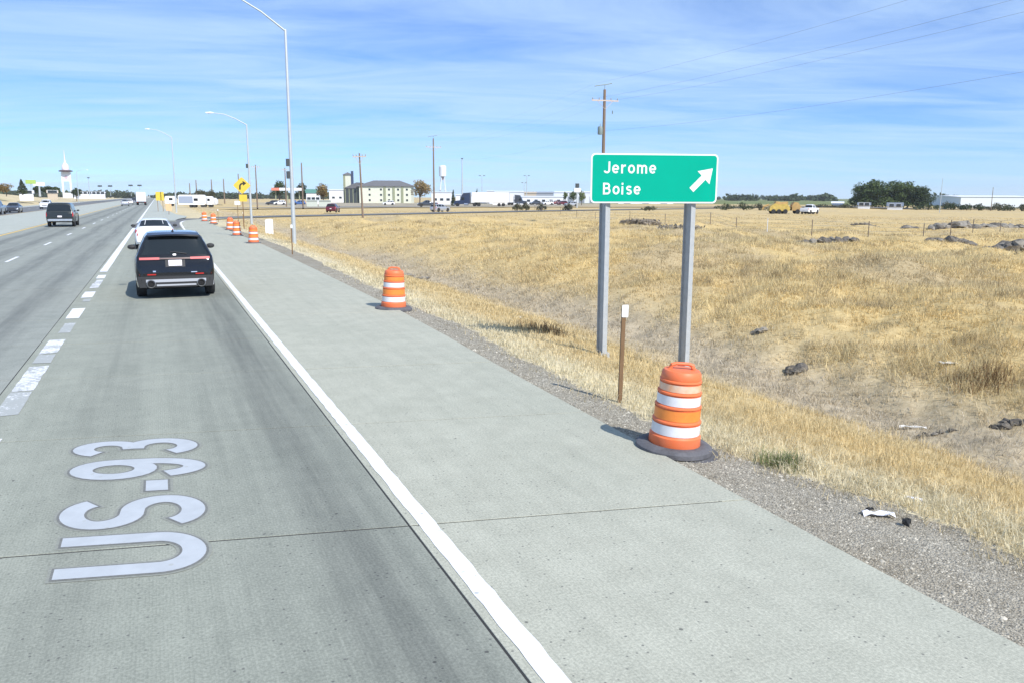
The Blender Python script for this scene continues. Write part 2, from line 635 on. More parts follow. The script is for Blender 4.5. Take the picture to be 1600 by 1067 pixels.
# ================================================================== PAVEMENT MATERIALS
def concrete(name, ca, cb, tracks=None, dark=0.0, tine=1.0):
    k = NT(name)
    x = k.xyz()
    n_big = k.noise(0.35, 5, 0.6)
    n_mid = k.noise(2.6, 6, 0.65)
    n_fine = k.noise(48, 5, 0.75)
    n_long = k.noise(1.0, 5, 0.65, stretch=(5.5, 0.16, 1))
    col = k.mix(k.ramp(n_mid, 0.3, 0.7), ca, cb)
    col = k.mix(k.ramp(n_big, 0.35, 0.7, 0, 0.5), col, k.mix(1.0, col, (0.86, 0.875, 0.87), 'MULTIPLY'))
    col = k.mix(k.ramp(n_long, 0.36, 0.72, 0, 0.4), col, k.mix(1.0, col, (0.80, 0.81, 0.81), 'MULTIPLY'))
    col = k.mix(k.ramp(n_fine, 0.34, 0.7, 0, 0.9), k.mix(1.0, col, (0.72, 0.73, 0.73), 'MULTIPLY'), k.mix(1.0, col, (1.12, 1.12, 1.12), 'MULTIPLY'))
    # dark pits and oil spots
    vo = k.t.nodes.new('ShaderNodeTexVoronoi')
    vo.inputs['Scale'].default_value = 4.2
    k.link(k.pos, vo.inputs['Vector'])
    sel = k.ramp(vo.outputs['Color'], 0.62, 0.64)
    spot = k.math('MULTIPLY', k.ramp(vo.outputs['Distance'], 0.035, 0.075, 1, 0), sel)
    col = k.mix(k.math('MULTIPLY', spot, 0.75), col, (0.07, 0.07, 0.07))
    vo2 = k.t.nodes.new('ShaderNodeTexVoronoi')
    vo2.inputs['Scale'].default_value = 17
    k.link(k.pos, vo2.inputs['Vector'])
    spot2 = k.math('MULTIPLY', k.ramp(vo2.outputs['Distance'], 0.08, 0.2, 1, 0), k.ramp(vo2.outputs['Color'], 0.55, 0.6))
    col = k.mix(k.math('MULTIPLY', spot2, 0.7), col, (0.10, 0.10, 0.10))
    if tracks:
        wob = k.math('ADD', x[0], k.math('MULTIPLY', k.math('SUBTRACT', k.noise(0.09, 2), 0.5), 0.7))
        acc = None
        for cx, w, amt in tracks:
            dd = k.math('ABSOLUTE', k.math('SUBTRACT', wob, cx))
            v = k.ramp(dd, 0, w, amt, 0)
            acc = v if acc is None else k.math('MAXIMUM', acc, v)
        acc = k.math('MULTIPLY', acc, k.ramp(n_long, 0.2, 0.75, 0.55, 1.15))
        col = k.mix(acc, col, k.mix(1.0, col, (0.50, 0.505, 0.53), 'MULTIPLY'))
    # tining along the lane
    wv = k.math('SINE', k.math('MULTIPLY', k.math('ADD', x[0], k.math('MULTIPLY', k.noise(0.5, 2), 0.02)), 2*math.pi/0.021))
    ln = k.ramp(wv, 0.2, 1.0, 0, 0.20*tine)
    col = k.mix(ln, col, k.mix(1.0, col, (0.72, 0.73, 0.73), 'MULTIPLY'))
    h = k.math('ADD', k.math('MULTIPLY', n_fine, 0.6), k.math('MULTIPLY', wv, 0.12*tine))
    return k.done(col, 0.85, k.bump(h, 0.35, 0.006), 0.25)


M_SH = concrete('shoulder_concrete', (0.474, 0.472, 0.388), (0.528, 0.526, 0.434))
M_LANE = concrete('lane_concrete', (0.356, 0.370, 0.312), (0.402, 0.416, 0.350),
                  tracks=[(1.2, 0.8, 0.80), (0.55, 0.9, 0.28), (-0.75, 0.7, 0.30)])
M_LEFT = concrete('through_lane_concrete', (0.335, 0.350, 0.312), (0.386, 0.400, 0.358),
                  tracks=[(-2.95, 0.65, 0.62), (-4.45, 0.6, 0.66), (-6.4, 0.7, 0.70), (-8.1, 0.65, 0.75), (-3.7, 0.9, 0.25), (-7.2, 0.9, 0.3)])
M_MED = concrete('median_concrete', (0.47, 0.49, 0.44), (0.53, 0.55, 0.49), tine=0.3)
M_ASPH = mat('grey_asphalt', (0.17, 0.178, 0.185), 0.9, var=0.18, scale=0.6, bump=0.3, bscale=60, spec=0.2)
M_RAMP = mat('ramp_asphalt', (0.165, 0.168, 0.172), 0.9, var=0.15, scale=0.8, bump=0.3, bscale=60, spec=0.2)


def paint_mat(name, col, wear, under=(0.40, 0.415, 0.395), scale=16):
    k = NT(name)
    n = k.noise(scale, 8, 0.75)
    n2 = k.noise(1.7, 4, 0.6)
    f = k.ramp(k.math('ADD', k.math('MULTIPLY', n, 0.7), k.math('MULTIPLY', n2, 0.4)), wear, wear+0.10)
    c = k.mix(k.ramp(k.noise(5, 4), 0.3, 0.7), col, tuple(v*0.9 for v in col))
    vo = k.t.nodes.new('ShaderNodeTexVoronoi')
    vo.inputs['Scale'].default_value = 9
    k.link(k.pos, vo.inputs['Vector'])
    sp = k.math('MULTIPLY', k.ramp(vo.outputs['Distance'], 0.10, 0.2, 1, 0), k.ramp(vo.outputs['Color'], 0.68, 0.7))
    c = k.mix(k.math('MULTIPLY', sp, 0.8), c, under)
    return k.done(k.mix(f, under, c), 0.6, k.bump(n, 0.2, 0.004), 0.35)


M_WHITE = paint_mat('white_road_paint', (0.82, 0.83, 0.86), 0.375)
M_WORN = paint_mat('worn_white_road_paint', (0.80, 0.81, 0.83), 0.49)
M_PATCHY = paint_mat('patchy_white_road_paint', (0.78, 0.79, 0.81), 0.58)
M_YEL = paint_mat('yellow_road_paint', (0.72, 0.50, 0.16), 0.36)
M_LETTER = paint_mat('overlay_lettering', (0.49, 0.52, 0.545), 0.30, scale=30)  # colour of the map overlay text, not of real road paint
M_SHADOW_HALO2 = mat('soft_shadow_halo', (0.262, 0.272, 0.238), 0.85, var=0.15, scale=40)  # shadow halo round the overlay letters, put into colour: soft outer layer
M_SHADOW_HALO = mat('dark_shadow_halo', (0.175, 0.18, 0.17), 0.85, var=0.2, scale=30)  # darker inner layer of the painted shadow halo

# ================================================================== HIGHWAY
highway = tag(bpy.data.objects.new('highway', None), 'four lane concrete highway with wide paved median and shoulders', kind='structure')
COL.objects.link(highway)

JOINTS = []
yy = 5.90-3.13*3
k_ = 0
while yy < 52:
    JOINTS.append(yy)
    yy += 3.13+0.18*math.sin(k_*2.1)
    k_ += 1
SKEW = -0.2


def jy(j, x):
    return j+SKEW*(x-1.75)


SLAB_END = JOINTS[-1]
for i in range(len(JOINTS)-1):
    a, b = JOINTS[i], JOINTS[i+1]
    for (x0, x1, m_, nm) in ((CRACK+0.006, None, M_SH, 'shoulder_slab'), (-2.04, CRACK-0.010, M_LANE, 'lane_slab'), (-5.55, -2.054, M_LEFT, 'lane_slab'), (-9.62, -5.562, M_LEFT, 'lane_slab')):
        g = 0.011
        mb = MB()
        if x1 is None:
            e0, e1 = float(edge_x(jy(a, 4.5))), float(edge_x(jy(b, 4.5)))
        else:
            e0 = e1 = x1
        P = [(x0, jy(a, x0)+g), (e0, jy(a, e0)+g), (e1, jy(b, e1)-g), (x0, jy(b, x0)-g)]
        c = 0.002
        ctr = np.mean(P, 0)
        Q = [(p[0]+c*np.sign(ctr[0]-p[0]), p[1]+c*np.sign(ctr[1]-p[1])) for p in P]
        lift = 0.0015*math.sin(i*3.7+x0)
        vs = [(p[0], p[1], -0.07) for p in P]+[(p[0], p[1], -c+lift) for p in P]+[(q[0], q[1], lift) for q in Q]
        fs = [(8, 9, 10, 11)]+[(k, (k+1) % 4, 4+(k+1) % 4, 4+k) for k in range(4)]+[(4+k, 4+(k+1) % 4, 8+(k+1) % 4, 8+k) for k in range(4)]
        mb.add(vs, fs)
        mb.build(nm, m_, highway)


def sheet(name, x0, x1, y0, y1, z, m_, parent=highway, skew=False):
    mb = MB()
    ys = [y0]+[v for v in (100, 160, 250, 400, 700, 1200) if y0 < v < y1]+[y1]
    vs = []
    for y in ys:
        a0 = jy(y, x0) if (skew and y == y0) else y
        a1 = jy(y, x1) if (skew and y == y0) else y
        vs += [(x0, a0, z), (x1, a1, z)]
    mb.add(vs, [(2*i, 2*i+1, 2*i+3, 2*i+2) for i in range(len(ys)-1)])
    return mb.build(name, m_, parent)


FAR = 2600
sheet('through_lanes', -9.62, -2.05, SLAB_END, FAR, -0.002, M_LEFT, skew=True)
sheet('median', -18.3, -9.632, -40, FAR, -0.002, M_MED)
sheet('opposite_lanes', -27.2, -18.3, -40, FAR, -0.001, M_ASPH)
sheet('opposite_shoulder', -30.2, -27.2, -40, FAR, -0.002, M_MED)
# exit lane beyond the slabs, up to where the ramp leaves
mb = MB()
ys = np.linspace(SLAB_END, 94, 24)
vs = []
for k, y in enumerate(ys):
    vs += [(-2.04, y if k else jy(y, -2.04), -0.001), (CRACK-0.01, y if k else jy(y, CRACK), -0.001)]
mb.add(vs, [(2*i, 2*i+1, 2*i+3, 2*i+2) for i in range(len(ys)-1)])
mb.build('exit_lane', M_LANE, highway)
# paved gore and shoulder past the exit
mb = MB()
ys = np.r_[np.linspace(94, 130, 20), 180, 260, 400, 800, FAR]
xr = np.interp(ys, [94, 100, 106, 114, 125, 160, 260, FAR], [1.6, 2.0, 3.0, 3.4, 2.4, 1.2, 1.0, 1.0])
vs = []
for y, x in zip(ys, xr):
    vs += [(-2.04, y, -0.003), (x, y, -0.003)]
mb.add(vs, [(2*i, 2*i+1, 2*i+3, 2*i+2) for i in range(len(ys)-1)])
mb.build('gore', M_MED, highway)
# shoulder beyond the slabs, bending round with the ramp
mb = MB()
ys = np.linspace(SLAB_END, 70, 14)
vs = []
for k, y in enumerate(ys):
    e = float(edge_x(y))
    vs += [(CRACK+0.006, y if k else jy(y, CRACK), -0.001), (e, y if k else jy(y, e), -0.001)]
t = RAMPS
tang = np.gradient(t, axis=0)
tang /= np.hypot(tang[:, 0], tang[:, 1])[:, None]
nr = np.c_[tang[:, 1], -tang[:, 0]]
sel = [i for i in range(len(t)) if t[i, 1] > 71 and t[i, 1] < 135]
for i in sel:
    w1 = np.interp(t[i, 1], [71, 88, 105, 135], [4.75, 4.4, 3.6, 2.6])
    z_ = float(ramp_z(t[i, 1]))
    a = t[i]+nr[i]*CRACK*1.0; b = t[i]+nr[i]*w1
    vs += [(a[0], a[1], z_-0.001), (b[0], b[1], z_-0.001)]
mb.add(vs, [(2*i, 2*i+1, 2*i+3, 2*i+2) for i in range(len(vs)//2-1)])
mb.build('shoulder_strip', M_SH, highway)

# the ramp itself
ramp = tag(bpy.data.objects.new('exit_ramp', None), 'asphalt exit ramp curving off to the right', kind='structure')
COL.objects.link(ramp)
mb = MB()
vs = []
for i in range(len(t)):
    if t[i, 1] < 72:
        continue
    z_ = float(ramp_z(t[i, 1]))+0.006
    wl_ = np.interp(t[i, 1], [72, 92, 106, 130], [2.04, 2.1, 3.2, 3.8])
    wr_ = np.interp(t[i, 1], [72, 100, 130], [CRACK, CRACK, 3.6])
    a = t[i]-nr[i]*wl_; b = t[i]+nr[i]*wr_
    vs += [(a[0], a[1], z_), (b[0], b[1], z_)]
mb.add(vs, [(2*i, 2*i+1, 2*i+3, 2*i+2) for i in range(len(vs)//2-1)])
mb.build('ramp_surface', M_RAMP, ramp)


# second road behind, where the semi truck drives
ROAD2 = smooth_poly([(14, 205), (60, 232), (110, 236), (170, 226), (240, 212), (330, 196)], 60)
mb = MB()
tg = np.gradient(ROAD2, axis=0); tg /= np.hypot(tg[:, 0], tg[:, 1])[:, None]
nn = np.c_[tg[:, 1], -tg[:, 0]]
vs = []
for p, q in zip(ROAD2, nn):
    a = p-q*5; b = p+q*5
    vs += [(a[0], a[1], float(terrain(a[0], a[1]))+0.35), (b[0], b[1], float(terrain(b[0], b[1]))+0.35)]
mb.add(vs, [(2*i, 2*i+1, 2*i+3, 2*i+2) for i in range(len(vs)//2-1)])
cr_road = mb.build('cross_road', M_RAMP)
tag(cr_road, 'asphalt cross road beyond the ramp', kind='structure')


# ---- markings
def strip(name, x0, x1, y0, y1, m_, z=0.0045, parent=highway, n=1):
    mb = MB()
    vs = []
    if y0 < 45 and n == 1:
        n = max(4, min(120, int((min(y1, 120)-y0)/0.16)))
    for i in range(n+1):
        y = y0+(y1-y0)*i/n
        j_ = 0.007 if n > 1 else 0.0
        e_ = random.uniform(-0.03, 0.03) if n > 1 and i in (0, n) else 0.0
        vs += [(x0+random.uniform(-j_, j_), y+e_, z), (x1+random.uniform(-j_, j_), y-e_, z)]
    mb.add(vs, [(2*i, 2*i+1, 2*i+3, 2*i+2) for i in range(n)])
    return mb.build(name, m_, parent)


# right edge line follows the ramp
mb = MB()
vs = []
y = -6.0
while y < 72:
    vs += [(1.735+random.uniform(-0.006, 0.006), y, 0.0045), (1.87+random.uniform(-0.006, 0.006), y, 0.0045)]
    y += 0.14 if y < 30 else 2.0
vs += [(1.735, 72, 0.0045), (1.87, 72, 0.0045)]
for i in range(len(t)):
    if t[i, 1] < 73 or t[i, 1] > 95:
        continue
    z_ = float(ramp_z(t[i, 1]))+0.012
    a = t[i]+nr[i]*1.74; b = t[i]+nr[i]*1.90
    vs += [(a[0], a[1], z_), (b[0], b[1], z_)]
mb.add(vs, [(2*i, 2*i+1, 2*i+3, 2*i+2) for i in range(len(vs)//2-1)])
mb.build('edge_line', M_WHITE, highway)
strip('solid_line', -1.96, -1.72, 31.0, 92, M_WHITE)
strip('solid_line', -1.96, -1.74, 92.0, FAR, M_WHITE)
for (y0, y1, w, m_) in [(8.6, 9.85, 1, M_WORN), (10.9, 12.2, 1, M_PATCHY), (12.25, 14.0, 1, M_WORN), (14.25, 15.0, 1, M_PATCHY), (15.1, 16.5, 1, M_WORN), (17.3, 18.6, .75, M_PATCHY), (19.3, 21.0, 1, M_WHITE),
                        (22.3, 22.9, .6, M_PATCHY), (23.2, 24.6, 1, M_WHITE), (25.6, 26.9, .85, M_WORN), (27.0, 28.0, .7, M_WORN), (28.5, 29.7, .9, M_WHITE)]:
    strip('dotted_line', -1.70-0.24*w, -1.68, y0, y1, m_)
y = 13.0
while y < 420:
    strip('lane_dash', -5.62, -5.49, y, y+3.05, M_WHITE if y > 30 else M_WORN)
    y += 12.2*0.98
strip('yellow_line', -9.52, -9.28, -30, FAR, M_YEL)
strip('yellow_line', -18.62, -18.44, -30, FAR, M_YEL)
y = 50.0
while y < 300:
    strip('lane_dash', -22.9, -22.75, y, y+3.05, M_WORN)
    y += 12.0
strip('solid_line', -27.05, -26.9, -30, FAR, M_WHITE)
mb = MB().add([(-9.6, JOINTS[0], -0.005), (4.28, JOINTS[0], -0.005), (4.28, SLAB_END-0.8, -0.005), (-9.6, SLAB_END-0.8, -0.005)], [(0, 1, 2, 3)])
mb.build('joint_sealant', mat('joint_sealant', (0.035, 0.035, 0.035), 0.9), highway)


# ------------------------------------------------------------------ stroked letters
def arc(cx, cy, rx, ry, a0, a1, n=14):
    return [(cx+rx*math.cos(R(a0+(a1-a0)*i/n)), cy+ry*math.sin(R(a0+(a1-a0)*i/n))) for i in range(n+1)]


GLY = {
    'J': ([[(.46, 1.0), (.46, .5)]+arc(.25, .27, .21, .19, 0, -165)], .56),
    'e': ([[(.06, .36), (.50, .36)]+arc(.29, .375, .23, .295, 2, 318, 22)], .60),
    'r': ([[(.09, .0), (.09, .75)], arc(.36, .40, .27, .27, 175, 78, 8)], .46),
    'o': ([arc(.30, .375, .23, .295, 0, 360, 26)], .61),
    'm': ([[(.09, 0), (.09, .75)], [(.09, .45)]+arc(.275, .46, .185, .21, 180, 0, 10)+[(.46, 0)], [(.46, .45)]+arc(.645, .46, .185, .21, 180, 0, 10)+[(.83, 0)]], .95),
    'B': ([[(.09, 0), (.09, 1.0)], [(.09, .915)]+arc(.36, .72, .19, .195, 90, -90, 12)+[(.09, .525)], [(.09, .525)]+arc(.38, .30, .215, .218, 90, -90, 12)+[(.09, .082)]], .71),
    'i': ([[(.09, 0), (.09, .70)], [(.09, .82), (.09, 1.0)]], .27),
    's': ([arc(.255, .535, .175, .145, 25, 180, 10)+arc(.255, .535, .175, .15, 180, 262, 6)+arc(.255, .215, .18, .15, 82, 0, 6)+arc(.255, .215, .18, .145, 0, -155, 10)], .53),
    'U': ([[(.09, 1.0), (.09, .34)]+arc(.36, .34, .27, .255, 180, 360, 22)+[(.63, 1.0)]], .80),
    'S': ([arc(.36, .725, .255, .19, 20, 180, 16)+arc(.36, .725, .255, .22, 180, 255, 8)+arc(.36, .285, .27, .225, 75, 0, 8)+arc(.36, .285, .27, .2, 0, -160, 16)], .80),
    '-': ([[(.04, .38), (.30, .38)]], .42),
    '9': ([arc(.30, .68, .215, .235, 0, 360, 26), [(.515, .68)]+arc(.30, .44, .215, .355, 0, -155, 22)], .66),
    '3': ([arc(.28, .72, .20, .195, 155, -75, 18)+[(.24, .52)], [(.24, .52)]+arc(.28, .30, .225, .215, 80, -158, 20)], .64),
}


def letters(txt, parent, m_, name, cap, stroke, origin, xdir, ydir, zoff, gap=0.06, grow=0.0, thick=0.0):
    """one mesh per letter; laid on the plane of xdir and ydir"""
    xd, yd = np.array(xdir, float), np.array(ydir, float)
    nd = np.cross(xd, yd)
    nd = nd/np.linalg.norm(nd)
    adv = 0.0
    for ch in txt:
        st, w = GLY[ch]
        mb = MB()
        for k, pl in enumerate(st):
            closed = ch in 'o9' and abs(pl[0][0]-pl[-1][0])+abs(pl[0][1]-pl[-1][1]) < 1e-6
            P = pl[:-1] if closed else list(pl)
            if not closed and grow:
                a = np.array(P[0])-np.array(P[1]); a = a/np.hypot(*a)*grow
                b = np.array(P[-1])-np.array(P[-2]); b = b/np.hypot(*b)*grow
                P = [tuple(np.array(P[0])+a)]+P+[tuple(np.array(P[-1])+b)]
            t_ = MB().ribbon(P, stroke+2*grow, 0.0, closed)
            vs = [np.array(origin)+xd*cap*(p[0]+adv)+yd*cap*p[1]+nd*(zoff+k*0.0006) for p in t_.v]
            mb.add(vs, t_.f)
        mb.build(name, m_, parent)
        adv += w+gap


# map overlay road name laid on the exit lane, with painted shadow halo: reads along the road, top of the letters to the left
SHEAR = 0.23
for ch, bx0, y0, cap_, wf in (('U', 0.17, 5.70, 0.99, 1.06), ('S', 0.205, 6.56, 1.10, 0.93), ('-', 0.25, 7.38, 1.10, 1.0), ('9', 0.265, 7.79, 1.19, 0.855), ('3', 0.225, 8.55, 1.18, 0.82)):
    letters(ch, highway, M_SHADOW_HALO2, 'letter_shadow_halo', cap_, 0.165, (bx0, y0, 0.0), (0, wf, 0), (-1, SHEAR, 0), 0.0025, grow=0.040)
    letters(ch, highway, M_SHADOW_HALO, 'letter_shadow_halo', cap_, 0.165, (bx0, y0, 0.0), (0, wf, 0), (-1, SHEAR, 0), 0.0045, grow=0.018)
    letters(ch, highway, M_LETTER, 'overlay_letter', cap_, 0.165, (bx0, y0, 0.0), (0, wf, 0), (-1, SHEAR, 0), 0.0068)

# ================================================================== GUIDE SIGN
M_GREEN = mat('green_sign_sheeting', (0.0, 0.395, 0.27), 0.75, var=0.04, scale=2, spec=0.1)
M_SIGNW = mat('white_sign_sheeting', (0.86, 0.88, 0.90), 0.45)
M_ALU = mat('sign_back_aluminium', (0.45, 0.46, 0.47), 0.4, 0.8)
M_GALV = mat('galvanised_steel', (0.40, 0.425, 0.44), 0.6, 0.0, var=0.10, scale=9)
pL = np.array(D(922.5, 313.5, 14.23)); pR = np.array(D(1119.5, 315, 14.86))
ux = np.array([pR[0]-pL[0], pR[1]-pL[1]]); SW = float(np.hypot(*ux)); ang = math.atan2(ux[1], ux[0])
SH = 0.835
sz0 = 2.455
sign = thing('guide_sign', 'green guide sign with white lettering and diagonal arrow on two steel posts', 'road sign', (pL[0], pL[1], -0.2), ang)


def rrect(w, h, r, n=7, x0=0, z0=0):
    P = []
    for cx, cz, a in ((w-r, r, -90), (w-r, h-r, 0), (r, h-r, 90), (r, r, 180)):
        P += [(x0+cx+r*math.cos(R(a+90*i/n)), z0+cz+r*math.sin(R(a+90*i/n))) for i in range(n+1)]
    return P


def plate(mb, poly, y0, y1):
    n = len(poly)
    vs = [(x, y0, z) for x, z in poly]+[(x, y1, z) for x, z in poly]
    fs = [tuple(range(n)), tuple(range(2*n-1, n-1, -1))]+[(i, n+i, n+(i+1) % n, (i+1) % n) for i in range(n)]
    return mb.add(vs, fs)


zb = sz0+0.2
panel = plate(MB(), rrect(SW, SH, 0.075, z0=zb), 0.0, 0.012).build('panel', M_SIGNW, sign)
plate(MB(), rrect(SW-0.05, SH-0.05, 0.055, x0=0.025, z0=zb+0.025), -0.0025, 0.0).build('green_face', M_GREEN, panel)
LC = 0.198
ydir = (0, 0, 1)
letters('Jerome', panel, M_SIGNW, 'letter', LC, .150, (0.225, -0.005, zb+SH-0.335), (1, 0, 0), ydir, 0.001, gap=0.165)
letters('Boise', panel, M_SIGNW, 'letter', LC, .150, (0.212, -0.005, zb+0.145), (1, 0, 0), ydir, 0.001, gap=0.155)
# arrow
ac = np.array([SW-0.285, zb+0.405])
arp = [(-.05, -.25), (.05, -.25), (.05, .045), (.155, .045), (0, .27), (-.155, .045), (-.05, .045)]
ca, sa = math.cos(R(-45)), math.sin(R(-45))
arp = [(ac[0]+x*ca-z*sa, ac[1]+x*sa+z*ca) for x, z in arp]
plate(MB(), arp, -0.006, -0.003).build('arrow', M_SIGNW, panel)
for k in range(3):
    MB().box(0.03, SW-0.03, 0.0125, 0.045, zb+0.12+k*0.27, zb+0.17+k*0.27).build('stringer', M_ALU, sign)
for px_ in (0.325, 1.85):
    mb = MB()
    base = -0.45
    mb.box(-0.045, 0.045, 0.0, 0.010, base, zb+SH-0.06)
    mb.box(-0.045, 0.045, 0.210, 0.220, base, zb+SH-0.06)
    mb.box(-0.005, 0.005, 0.0105, 0.2095, base, zb+SH-0.06)
    mb.build('post', M_GALV, sign, loc=(px_, 0.062, 0), rot=(0, 0, -ang))
    wx = (pL[0]+ux[0]/SW*px_, pL[1]+ux[1]/SW*px_)
    zg = float(terrain(*wx))+0.2
    MB().box(px_-0.07, px_+0.09, 0.05, 0.22, zg-0.1, zg+0.06, 0.01).build('post_base', M_GALV, sign)

# ================================================================== DRUMS
M_OR = mat('orange_drum_plastic', (0.84, 0.17, 0.05), 0.5, col2=(0.74, 0.20, 0.09), scale=3.5, spec=0.4, bump=0.05, bscale=12)
M_ORS = mat('orange_reflective_band', (0.88, 0.27, 0.05), 0.42, var=0.10, scale=8)
M_WB = mat('white_reflective_band', (0.80, 0.81, 0.84), 0.42, col2=(0.66, 0.65, 0.66), scale=4)
M_DB = mat('dirty_white_band', (0.72, 0.62, 0.50), 0.5, col2=(0.84, 0.32, 0.10), scale=3.2)
M_RUB = mat('black_rubber', (0.105, 0.105, 0.115), 0.8, var=0.3, scale=6, bump=0.3, bscale=30)


def make_drum(label, loc, tilt=(0, 0), rz=0.0, base_r=0.46, dirty=False, top='white'):
    o = thing('traffic_drum', label, 'traffic drum', loc, group='orange traffic drums along the shoulder', rot=(tilt[0], tilt[1], rz))
    z0 = 0.05
    prof = [(0.285, 0.0), (0.292, 0.02), (0.288, 0.155), (0.272, 0.165)]
    bands = []
    z = 0.165
    r = 0.272
    lev = [(0.165, 0.30), (0.335, 0.47), (0.50, 0.625), (0.655, 0.755)]
    prof = [(0.283, 0.0), (0.29, 0.012), (0.285, 0.15), (0.268, 0.162)]
    for k, (a, b) in enumerate(lev):
        ra = 0.266-0.013*k
        prof += [(ra, a+0.004), (ra-0.006, b), (ra+0.006, b+0.012), (ra+0.004, b+0.026), (ra-0.008, b+0.034)]
        bands.append((a+0.012, b-0.008, ra-0.0005))
    prof += [(0.222, 0.80), (0.214, 0.86), (0.195, 0.885), (0.16, 0.892), (0.01, 0.889)]
    body = MB().lathe([(p, q+z0) for p, q in prof], 36).build('body', M_OR, o, smooth=40)
    for k, (a, b, rr) in enumerate(bands):
        m_ = (M_WB, M_ORS, M_WB, M_DB if dirty else M_ORS)[k]
        mb = MB()
        n = 36
        vs = []
        for (q, zz) in ((rr+0.003, a), (rr+0.002, b)):
            vs += [(q*math.cos(2*math.pi*i/n), q*math.sin(2*math.pi*i/n), zz+z0) for i in range(n)]
        mb.add(vs, [(i, (i+1) % n, n+(i+1) % n, n+i) for i in range(n)])
        mb.build('reflective_band', m_, o, smooth=40)
    # moulded handle across the top
    mb = MB()
    mb.tube([(-0.13, 0, 0.885+z0), (-0.115, 0, 0.935+z0), (-0.07, 0, 0.95+z0), (0.07, 0, 0.95+z0), (0.115, 0, 0.935+z0), (0.13, 0, 0.885+z0)], [0.03, 0.024, 0.02, 0.02, 0.024, 0.03], 8)
    mb.build('handle', M_OR, o, smooth=50)
    # tyre ring ballast
    pr = [(0.27, 0.012), (base_r-0.03, 0.0), (base_r, 0.025), (base_r-0.005, 0.07), (base_r-0.04, 0.095), (0.31, 0.11), (0.292, 0.10)]
    MB().lathe(pr, 40).build('tyre_ring', M_RUB, o, smooth=45)
    return o


def zt(x, y):
    return float(terrain(np.array(x), np.array(y)))


x, y = G(1053, 712, -0.06)
make_drum('nearest orange and white traffic drum, leaning on the gravel below the green sign', (x+0.10, y+0.16, -0.055), (R(1.0), R(3.6)), R(-23), 0.43, True).scale = (0.93, 0.93, 0.93)
mb = MB().lathe([(0.27, 0.0), (0.385, 0.0), (0.40, 0.018), (0.385, 0.042), (0.28, 0.046)], 40)
o = mb.build('rubber_ring', M_RUB, smooth=45, loc=(x+0.16, y+0.10, -0.10), rot=(R(1), R(2), 0))
tag(o, 'loose flat black tyre ring under the nearest drum', 'tyre ring')
x, y = G(620, 488, -0.06)
make_drum('orange traffic drum standing alone, second nearest on the gravel edge', (x, y+0.28, -0.06), (0, R(2)), R(-23), 0.43)
far_d = [(397, 382, 'third drum from the camera, first of the far group'), (371, 370, 'fourth drum from the camera, beside a dark base'), (360, 361, 'fifth drum from the camera, just behind the fourth'),
         (334, 351, 'sixth drum from the camera, beyond the lane bend'), (320, 347, 'farthest drum, leftmost beside the dark ramp')]
for k, (px, py, lb) in enumerate(far_d):
    x, y = G(px, py, -0.05)
    make_drum('orange traffic drum, '+lb, (x, y+0.2, -0.055), (R(random.uniform(-2, 2)), R(random.uniform(-2, 2))), R(-23)+k*0.3, 0.40)

# ================================================================== MARKER POSTS, CABINET
M_WOODP = mat('weathered_brown_post', (0.20, 0.12, 0.06), 0.85, var=0.3, scale=7, stretch=(1, 1, 0.15), bump=0.3, bscale=30)
M_RETRO = mat('white_reflector', (0.85, 0.86, 0.87), 0.4)


def marker_post(loc, h, label, lean=0.0):
    o = thing('delineator_post', label, 'marker post', loc, rot=(0, lean, R(-12)), group='delineator posts along the verge')
    mb = MB()
    # U channel
    mb.box(-0.026, 0.026, 0.0, 0.008, -0.3, h)
    mb.box(-0.026, -0.018, 0.0085, 0.034, -0.3, h)
    mb.box(0.018, 0.026, 0.0085, 0.034, -0.3, h)
    mb.build('post', M_WOODP, o)
    plate(MB(), rrect(0.085, 0.16, 0.012, 3, -0.03, h-0.135), -0.006, -0.001).build('reflector', M_RETRO, o)
    return o


x, y = G(969, 629, -0.09)
marker_post((x, y, -0.10), 1.27, 'brown delineator post with white reflector left of the near drum', R(1.0))
x, y = G(457, 399, -0.1)
marker_post((x, y, zt(x, y)-0.02), 1.35, 'brown delineator post with white reflector beside the nearest lamp pole')
for px, py, lb in ((381, 361, 'small delineator post with white reflector behind the far drums'), (341, 345, 'most distant delineator post by the ramp edge')):
    x, y, _ = D(px, py, 78 if px > 360 else 92)
    marker_post((x, y, zt(x, y)-0.02), 1.3, lb)
M_CAB = mat('white_cabinet_paint', (0.84, 0.85, 0.86), 0.5, var=0.03, scale=2)
x, y = G(421, 362, -0.15)
o = thing('utility_pedestal', 'white round-topped utility pedestal in the dry grass behind the drums', 'utility box', (x, y, zt(x, y)-0.05), R(-8))
prof = [(-0.29, 0), (0.29, 0), (0.29, 1.12)]+[(0.29*math.cos(R(a)), 1.12+0.08*math.sin(R(a))) for a in range(15, 180, 15)]+[(-0.29, 1.12)]
plate(MB(), prof, -0.20, 0.20).build('body', M_CAB, o)
plate(MB(), rrect(0.46, 0.85, 0.03, 3, -0.23, 0.16), -0.212, -0.2005).build('door', M_CAB, o)
MB().box(0.12, 0.17, -0.23, -0.2125, 0.5, 0.62).build('handle', M_ALU, o)
MB().box(-0.36, 0.36, -0.27, 0.27, -0.1, 0.04, 0.01).build('pad', M_MED, o)

# ================================================================== STREET LAMPS
M_POLE = mat('grey_lamp_pole', (0.50, 0.54, 0.56), 0.5, 0.3, var=0.06, scale=2)
M_DARKBOX = mat('dark_pole_box', (0.05, 0.06, 0.065), 0.5)
M_LENS = mat('lamp_lens', (0.75, 0.77, 0.78), 0.2)


